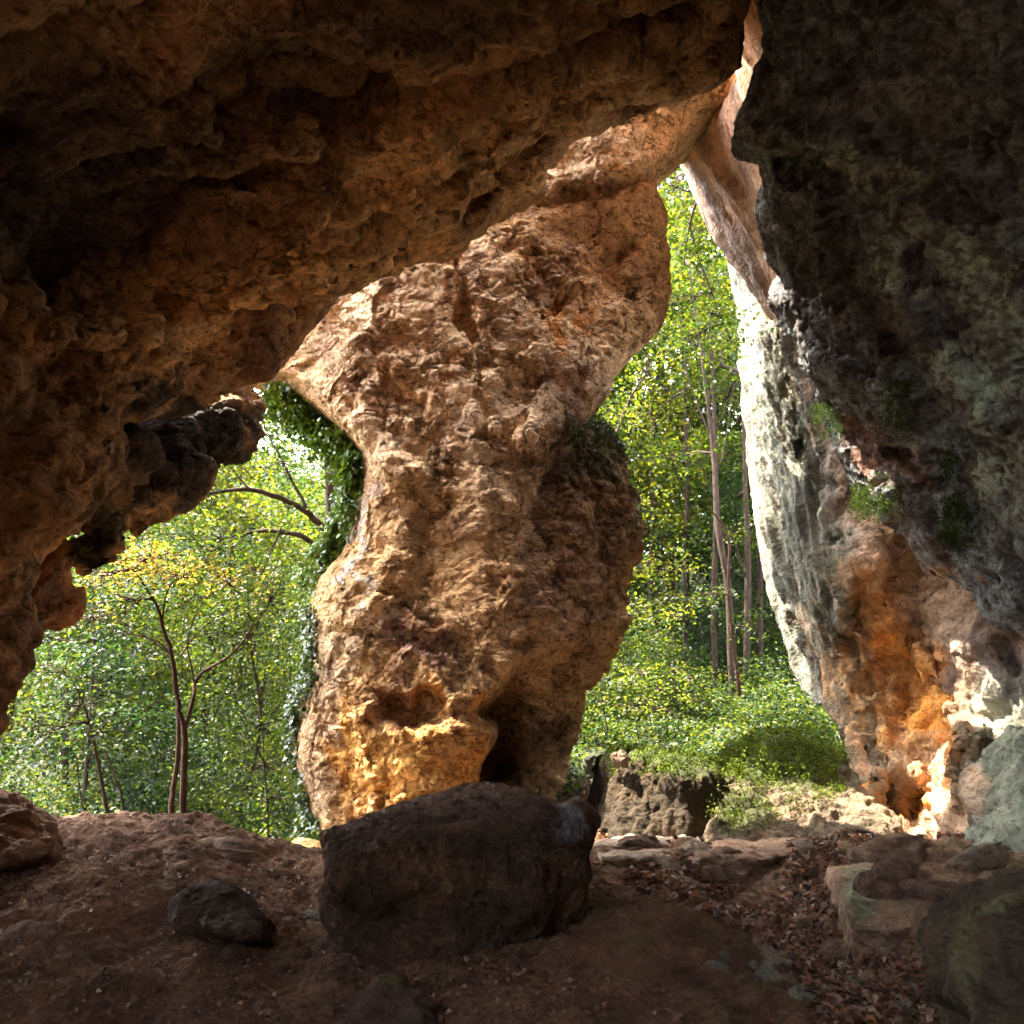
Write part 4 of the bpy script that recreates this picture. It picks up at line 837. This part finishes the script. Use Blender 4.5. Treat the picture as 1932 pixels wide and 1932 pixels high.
# near twigs of leaves hanging at the top of the right gap
tree('overhanging_tree', [U(1700, 100, 14, .12), U(1500, 150, 14, .1), U(1330, 330, 13.8, .05), U(1300, 420, 13.6, .03), U(1290, 500, 13.6, .012)], [[U(1330, 330, 13.8, .03), U(1280, 330, 13.8, .01)], [U(1300, 420, 13.6, .02), U(1350, 560, 13.5, .012), U(1370, 620, 13.5, .006)]],
  [pb(1262, 345, 15.2, .5, .6, .5, 26), pb(1300, 430, 15.2, .5, .6, .5, 24), pb(1270, 350, 13.8, .35, .5, .5, 14), pb(1290, 470, 13.6, .45, .5, .3, 16), pb(1340, 590, 13.4, .5, .4, .2, 14), pb(1290, 560, 13.6, .5, .5, .3, 14), pb(1300, 640, 13.6, .6, .5, .25, 18), pb(1380, 640, 13.2, .25, .3, .12, 6)], 0.085, GREEN, 'leafy boughs hanging in the narrow top of the right opening', seed=11, dens=0.9)

# background trees, one pattern for each kind
def pattern(seed, H, spread, nb, leaf, cols, label):
    rng = np.random.default_rng(seed)
    tr = wander((0, 0, -0.5), (rng.uniform(-.6, .6), rng.uniform(-.6, .6), H), 8, 0.05, rng)
    trunk = [(*p, 0.03*H*0.45*(1-i/8.5)) for i, p in enumerate(tr)]
    blobs = []; limbs = []
    for i in range(nb):
        z = H*(0.12+0.86*(i+rng.random())/nb); k = min(7, int(z/H*7)); a = rng.uniform(0, 6.28)
        rr = spread*(0.35+0.65*math.sin(math.pi*min(1, 0.25+0.7*z/H)))*rng.uniform(0.35, 1.0)
        c = (tr[k][0]+rr*math.cos(a), tr[k][1]+rr*math.sin(a), z)
        blobs.append((c, (spread*.36, spread*.36, spread*.17), int(30)))
        if i % 2 == 0: limbs.append([(*tr[max(0, k-1)], 0.035), (*(0.5*(tr[k]+np.array(c))), 0.02), (*c, 0.008)])
    return tree('forest_tree', trunk, limbs, blobs, leaf, cols, label, seed=seed, per=14, group='trees of the forest behind the cave mouth', origin=(0, 0, 0))
pat = [pattern(21, 13, 3.4, 34, 0.17, YGREEN, 'x'), pattern(22, 11, 3.0, 30, 0.16, GREEN, 'x'), pattern(23, 9, 2.8, 28, 0.15, DGREEN, 'x')]
spots = [(-9.0, 19, 1, .9), (-5.9, 18, 0, .72), (-12.5, 22, 0, 1.0), (-8.5, 25, 2, 1.1), (-3.6, 22, 1, .75), (-11, 15.5, 2, .7), (-6.8, 14.5, 2, .62), (-4.2, 14.6, 1, .5), (-16, 20, 1, 1.), (-14, 30, 0, 1.2), (-10, 32, 1, 1.2), (-5, 31, 0, .85), (-19, 27, 2, 1.3),
 (1.0, 24, 1, .95), (4.2, 25, 0, 1.15), (3.2, 27.5, 0, 1.3), (5.4, 28, 1, 1.4), (7.4, 26, 2, 1.), (3.0, 31, 2, 1.25), (6.0, 33, 0, 1.1), (1.0, 34, 0, 1.1), (9.5, 33, 1, 1.2), (0.2, 19, 2, .55), (12, 22, 1, 1.1), (-1.5, 28, 2, 1.2), (5.6, 21, 2, .6)]
kinds = ['yellow green airy tree', 'mid green leafy tree', 'dark green dense tree']
for i, (x, y, k, s) in enumerate(spots):
    z = float(ground_z(np.array([x]), np.array([y]))[0])
    lab = kinds[k]+(' in the forest seen through the left opening' if x < -2 else ' in the forest seen through the right opening')
    if pat[k]['label'] == 'x':
        r = pat[k]; r.location = (x, y, z); r.scale = (s, s, s); r['label'] = lab
    else:
        copy_tree(pat[k], (x, y, z), i*1.7, s, lab)

# shrub layer outside, hillside cover: nobody could count it
rng = np.random.default_rng(77)
def cover(name, n, xr, yr, hfun, leaf, cols, label, cat, dens=None, mat=None, flat=0.3):
    x = rng.uniform(xr[0], xr[1], n*3); y = rng.uniform(yr[0], yr[1], n*3)
    P = np.stack([x, y, 0*x], 1); d = fbm(P, 1.5, 3, 0.5, 5)
    k = (d > -0.35) if dens is None else dens(x, y, d); x, y, d = x[k][:n], y[k][:n], d[k][:n]
    h = hfun(x, y, d)*rng.random(len(x))**0.6
    z = ground_z(x, y)+h
    c = np.stack([x, y, z], 1); per = 9
    C0 = np.repeat(c, per, 0)+rng.normal(size=(len(c)*per, 3))*np.array([leaf*2, leaf*2, leaf*0.8]); Nn = np.array([0, 0, 1.0])+rng.normal(size=C0.shape)*0.55
    me = leaves_mesh(name, C0, Nn, leaf, palette(len(C0), rng, cols), rng)
    o = link(name, me, mat or M_leaf); tag(o, label, cat, kind='stuff'); return o
cover('undergrowth', 16000, (0.6, 9), (12.0, 24), lambda x, y, d: 0.15+np.clip(d+0.1, 0, 1)*1.9*sstep(12.3, 15, y), 0.08, GREEN+DGREEN+YGREEN[:2], 'bright green undergrowth covering the slope in the right opening', 'undergrowth', dens=lambda x, y, d: (d > -0.6) & ~((np.abs(x-1.1-(y-12)*0.1) < 0.35) & (y < 15)))
cover('shrubbery', 14000, (-13, -1.6), (10.8, 17), lambda x, y, d: 0.5+np.clip(d+0.3, 0, 1)*2.4, 0.075, GREEN+YGREEN+DGREEN, 'mass of green shrubs filling the valley beyond the left crest', 'shrubs')
cover('forest_backdrop', 26000, (-45, 40), (34, 60), lambda x, y, d: 3+np.clip(d+0.5, 0, 1)*8, 0.24, GREEN+DGREEN, 'far mass of woodland closing the view behind the trees', 'woodland')
# saplings standing in the undergrowth
for i, (a, b0, b1, Y) in enumerate([(1190, 1400, 1290, 15), (1215, 1390, 1270, 15.5), (1130, 1380, 1280, 14), (1265, 1385, 1160, 15), (1300, 1385, 1280, 16), (1245, 1390, 1300, 15)]):
    tree('sapling', [U(a+16, b0, Y, .016), U(a+8, (b0+b1)/2, Y, .012), U(a, b1, Y, .006)], [], [pb(a, b1, Y, .35, .3, .18, 8), pb(a+4, (b0+b1)/2-10, Y, .3, .3, .15, 6)], 0.07, YGREEN,
      ['thin dark sapling nearest the pillar among the undergrowth', 'bent sapling standing second from the pillar in the undergrowth', 'short sapling arching beside the pillar foot', 'tallest pale sapling in the middle of the sunny undergrowth', 'slim sapling just left of the crooked reddish tree', 'small straight sapling in the centre of the undergrowth'][i], cat='sapling', group='saplings in the undergrowth', seed=30+i, per=9)

# ------------------------------------------------------------------ ivy on rock
def on_surface(P, N, poly, n, off, facing=True, seed=1):
    rg = np.random.default_rng(seed)
    px, py = proj(P); m = inside(np.stack([px, py], 1), poly)
    if facing: m &= ((P-np.array([0, 0, CAMZ]))*N).sum(1) < 1.5
    idx = np.nonzero(m)[0]
    if len(idx) == 0: return np.zeros((0, 3)), np.zeros((0, 3))
    k = rg.choice(idx, n)
    return P[k]+N[k]*off*rg.random(n)[:, None]+rg.normal(size=(n, 3))*0.03, N[k]
def ivy(poly, n, off, size, cols, label, src=(None, None), seed=1, name='ivy', cat='ivy'):
    rg = np.random.default_rng(seed); C0, N0 = on_surface(src[0], src[1], poly, n, off, seed=seed)
    if len(C0) == 0: print('no ivy', label); return
    d = fbm(C0*np.array([1, 1, 0.45]), 0.5, 3, 0.6, seed+9); k = d > -0.12; C0 = C0[k]+N0[k]*(0.25*np.clip(d[k], 0, 1))[:, None]*off*2; N0 = N0[k]
    hang = rg.random(len(C0)) < 0.25; C0[hang, 2] -= rg.random(hang.sum())**2*0.45
    Nn = N0+rg.normal(size=C0.shape)*0.5+np.array([0, 0, 0.5])
    me = leaves_mesh(name, C0, Nn, size, palette(len(C0), rg, cols), rg, aspect=0.9)
    o = link(name, me, M_ivy); tag(o, label, cat)
PS = (pilP, pilN)
ivy([(505, 715), (560, 722), (640, 800), (690, 860), (684, 930), (670, 1010), (640, 1070), (600, 1115), (560, 1110), (500, 800)], 17000, 0.34, 0.085, [(0.08, 0.15, 0.015), (0.12, 0.19, 0.02), (0.05, 0.10, 0.014)], 'bright green ivy curtain hanging down the upper left side of the pillar', PS, 1)
ivy([(540, 1120), (600, 1150), (600, 1290), (575, 1330), (560, 1430), (590, 1520), (620, 1590), (520, 1600), (520, 1120)], 9000, 0.14, 0.07, GREEN, 'dark green ivy on the lower left edge of the pillar', PS, 2)
ivy([(1060, 830), (1118, 780), (1150, 800), (1180, 860), (1215, 1000), (1190, 1010), (1150, 880), (1100, 850)], 2200, 0.10, 0.05, GREEN, 'small ivy patch over the dark rear shoulder of the pillar', PS, 3)

# ------------------------------------------------------------------ dead leaves, moss, ferns, sticks
rng = np.random.default_rng(5)
def inpoly_ground(poly, n, ymin, ymax, xmin, xmax):
    x = rng.uniform(xmin, xmax, n*8); y = rng.uniform(ymin, ymax, n*8); P = np.stack([x, y, gz(x, y)], 1)
    px, py = proj(P); d = fbm(P, 0.5, 3, 0.6, 66)
    k = inside(np.stack([px+d*30, py+d*20], 1), poly) & (rng.random(len(x)) < 0.55+d); return P[k][:n]
DEAD = [(0.24, 0.12, 0.07), (0.15, 0.08, 0.055), (0.32, 0.20, 0.14), (0.42, 0.31, 0.24), (0.10, 0.055, 0.045), (0.34, 0.15, 0.07)]
def litter(name, poly, n, box, size, label):
    P = inpoly_ground(poly, n, *box); m = len(P)
    Nn = np.array([0, 0, 1.0])+rng.normal(size=(m, 3))*0.45
    P[:, 2] += rng.random(m)*0.035+0.008
    me = leaves_mesh(name, P, Nn, size, palette(m, rng, DEAD, 0.35), rng, fold=0.5, aspect=0.7)
    o = link(name, me, M_litter); tag(o, label, 'dead leaves', kind='stuff'); print(name, m)
litter('leaf_litter', [(1180, 1640), (1300, 1620), (1450, 1640), (1560, 1570), (1600, 1640), (1600, 1740), (1700, 1780), (1820, 1740), (1840, 1932), (1560, 1960), (1500, 1840), (1400, 1760), (1280, 1700), (1190, 1680)], 9000, (3.8, 9.2, 0.4, 4.0), 0.065, 'brown dead leaves filling the gully on the right of the cave floor')
litter('leaf_litter', [(1060, 1480), (1150, 1470), (1160, 1600), (1340, 1590), (1620, 1540), (1760, 1590), (1932, 1590), (1932, 1560), (1650, 1500), (1640, 1600), (1300, 1580), (1120, 1590)], 5000, (8.0, 14, 0.4, 6.0), 0.07, 'reddish dead leaves on the path behind the boulder and along the rock foot')
litter('leaf_litter', [(0, 1620), (600, 1620), (600, 1800), (1100, 1850), (1500, 1932), (0, 1932)], 1500, (3.6, 8.0, -4.5, 2.0), 0.035, 'scattered crumbs of dead leaves on the dark left slope')
def moss(name, poly, n, src, size, cols, label, off=0.05, cat='moss', seed=1):
    rg = np.random.default_rng(seed); C0, N0 = on_surface(src[0], src[1], poly, n, off, seed=seed)
    if len(C0) == 0: print('no moss', label); return
    d = fbm(C0, 0.25, 3, 0.6, seed+3); k = d > -0.15; C0 = C0[k]; N0 = N0[k]
    Nn = N0+rg.normal(size=C0.shape)*0.8
    me = leaves_mesh(name, C0, Nn, size, palette(len(C0), rg, cols), rg, aspect=0.35)
    o = link(name, me, M_moss); tag(o, label, cat, kind='stuff')
MS = [(0.07, 0.12, 0.014), (0.11, 0.16, 0.018), (0.15, 0.18, 0.025), (0.04, 0.07, 0.012)]
moss('moss', [(1340, 1450), (1440, 1390), (1520, 1390), (1620, 1440), (1560, 1470), (1450, 1465), (1360, 1490)], 16000, (moP, moN), 0.045, MS, 'green moss and small plants growing over the top of the mossy mound', 0.2, seed=2)
moss('moss', [(1340, 1450), (1560, 1450), (1600, 1500), (1480, 1540), (1450, 1570), (1345, 1580)], 9000, (moP, moN), 0.035, MS, 'patch of green moss on the front of the mossy mound', 0.08, seed=3)
moss('moss', [(1150, 1390), (1400, 1400), (1400, 1470), (1150, 1460)], 12000, (leP, leN), 0.04, MS, 'moss carpet along the top of the dark fissured ledge', 0.05, seed=4)
def fern(poly, n, src, label, seed):
    rg = np.random.default_rng(seed); C0, N0 = on_surface(src[0], src[1], poly, n, 0.10, seed=seed)
    if len(C0) == 0: print('no fern', label); return
    per = 10; t_ = np.tile(np.linspace(0, 1, per), len(C0))[:, None]; dirv = np.repeat(N0*0.6+rg.normal(size=N0.shape)*0.4+np.array([0, 0, -0.7]), per, 0)
    P = np.repeat(C0, per, 0)+dirv*t_*0.13+rg.normal(size=(len(C0)*per, 3))*0.008
    me = leaves_mesh('fern', P, rg.normal(size=P.shape)+np.array([0, -0.6, 0.6]), 0.035, palette(len(P), rg, [(0.03, 0.06, 0.01), (0.05, 0.085, 0.014)]), rg, aspect=0.4)
    o = link('fern', me, M_moss); tag(o, label, 'fern')
WS = (walP, walN)
fern([(1625, 905), (1700, 905), (1720, 950), (1640, 950)], 150, WS, 'wide fringe of hanging fern under the reddish hollow of the pocked wall', 1)
fern([(1680, 715), (1725, 715), (1725, 775), (1685, 775)], 90, WS, 'fern tuft above the reddish hollow in the pocked wall', 2)
fern([(1545, 745), (1590, 745), (1600, 810), (1550, 810)], 90, WS, 'fern tuft at the left rim of the pocked wall', 3)
fern([(1790, 840), (1815, 840), (1820, 880), (1790, 880)], 50, WS, 'small fern tuft right of the reddish hollow', 4)
fern([(1780, 930), (1840, 930), (1840, 1010), (1800, 1010)], 110, WS, 'dark fern clump lower right of the reddish hollow', 5)
def stick(a, b, r, label, seed):
    p = gpoint(*a); q = gpoint(*b); rg = np.random.default_rng(seed); P = wander(p+np.array([0, 0, 0.03]), q+np.array([0, 0, 0.05]), 8, 0.05, rg)
    v, f = tube([(P, np.linspace(r, r*0.5, 8))], 5); me = mesh_from('stick', v, f); smooth(me); o = link('stick', me, M_stick); tag(o, label, 'stick')
M_stick = bark_mat('pale_wood', (0.12, 0.09, 0.06), (0.32, 0.26, 0.19))
stick((1580, 1650), (1608, 1672), 0.012, 'short pale stick on the dirt at the head of the leaf gully', 1)
stick((1600, 1845), (1622, 1770), 0.009, 'thin stick standing up from the leaves by the ledge corner', 2)
stick((1780, 1822), (1815, 1836), 0.010, 'pale stick lying in front of the lichen crusted corner rock', 3)
stick((1495, 1720), (1570, 1752), 0.007, 'long thin twig across the dead leaves in mid gully', 4)
stick((1538, 1885), (1558, 1893), 0.016, 'stubby broken branch piece at the bottom of the earth bank', 5)
stick((1450, 1590), (1540, 1588), 0.008, 'thin dark twig below the foot of the mossy mound', 6)
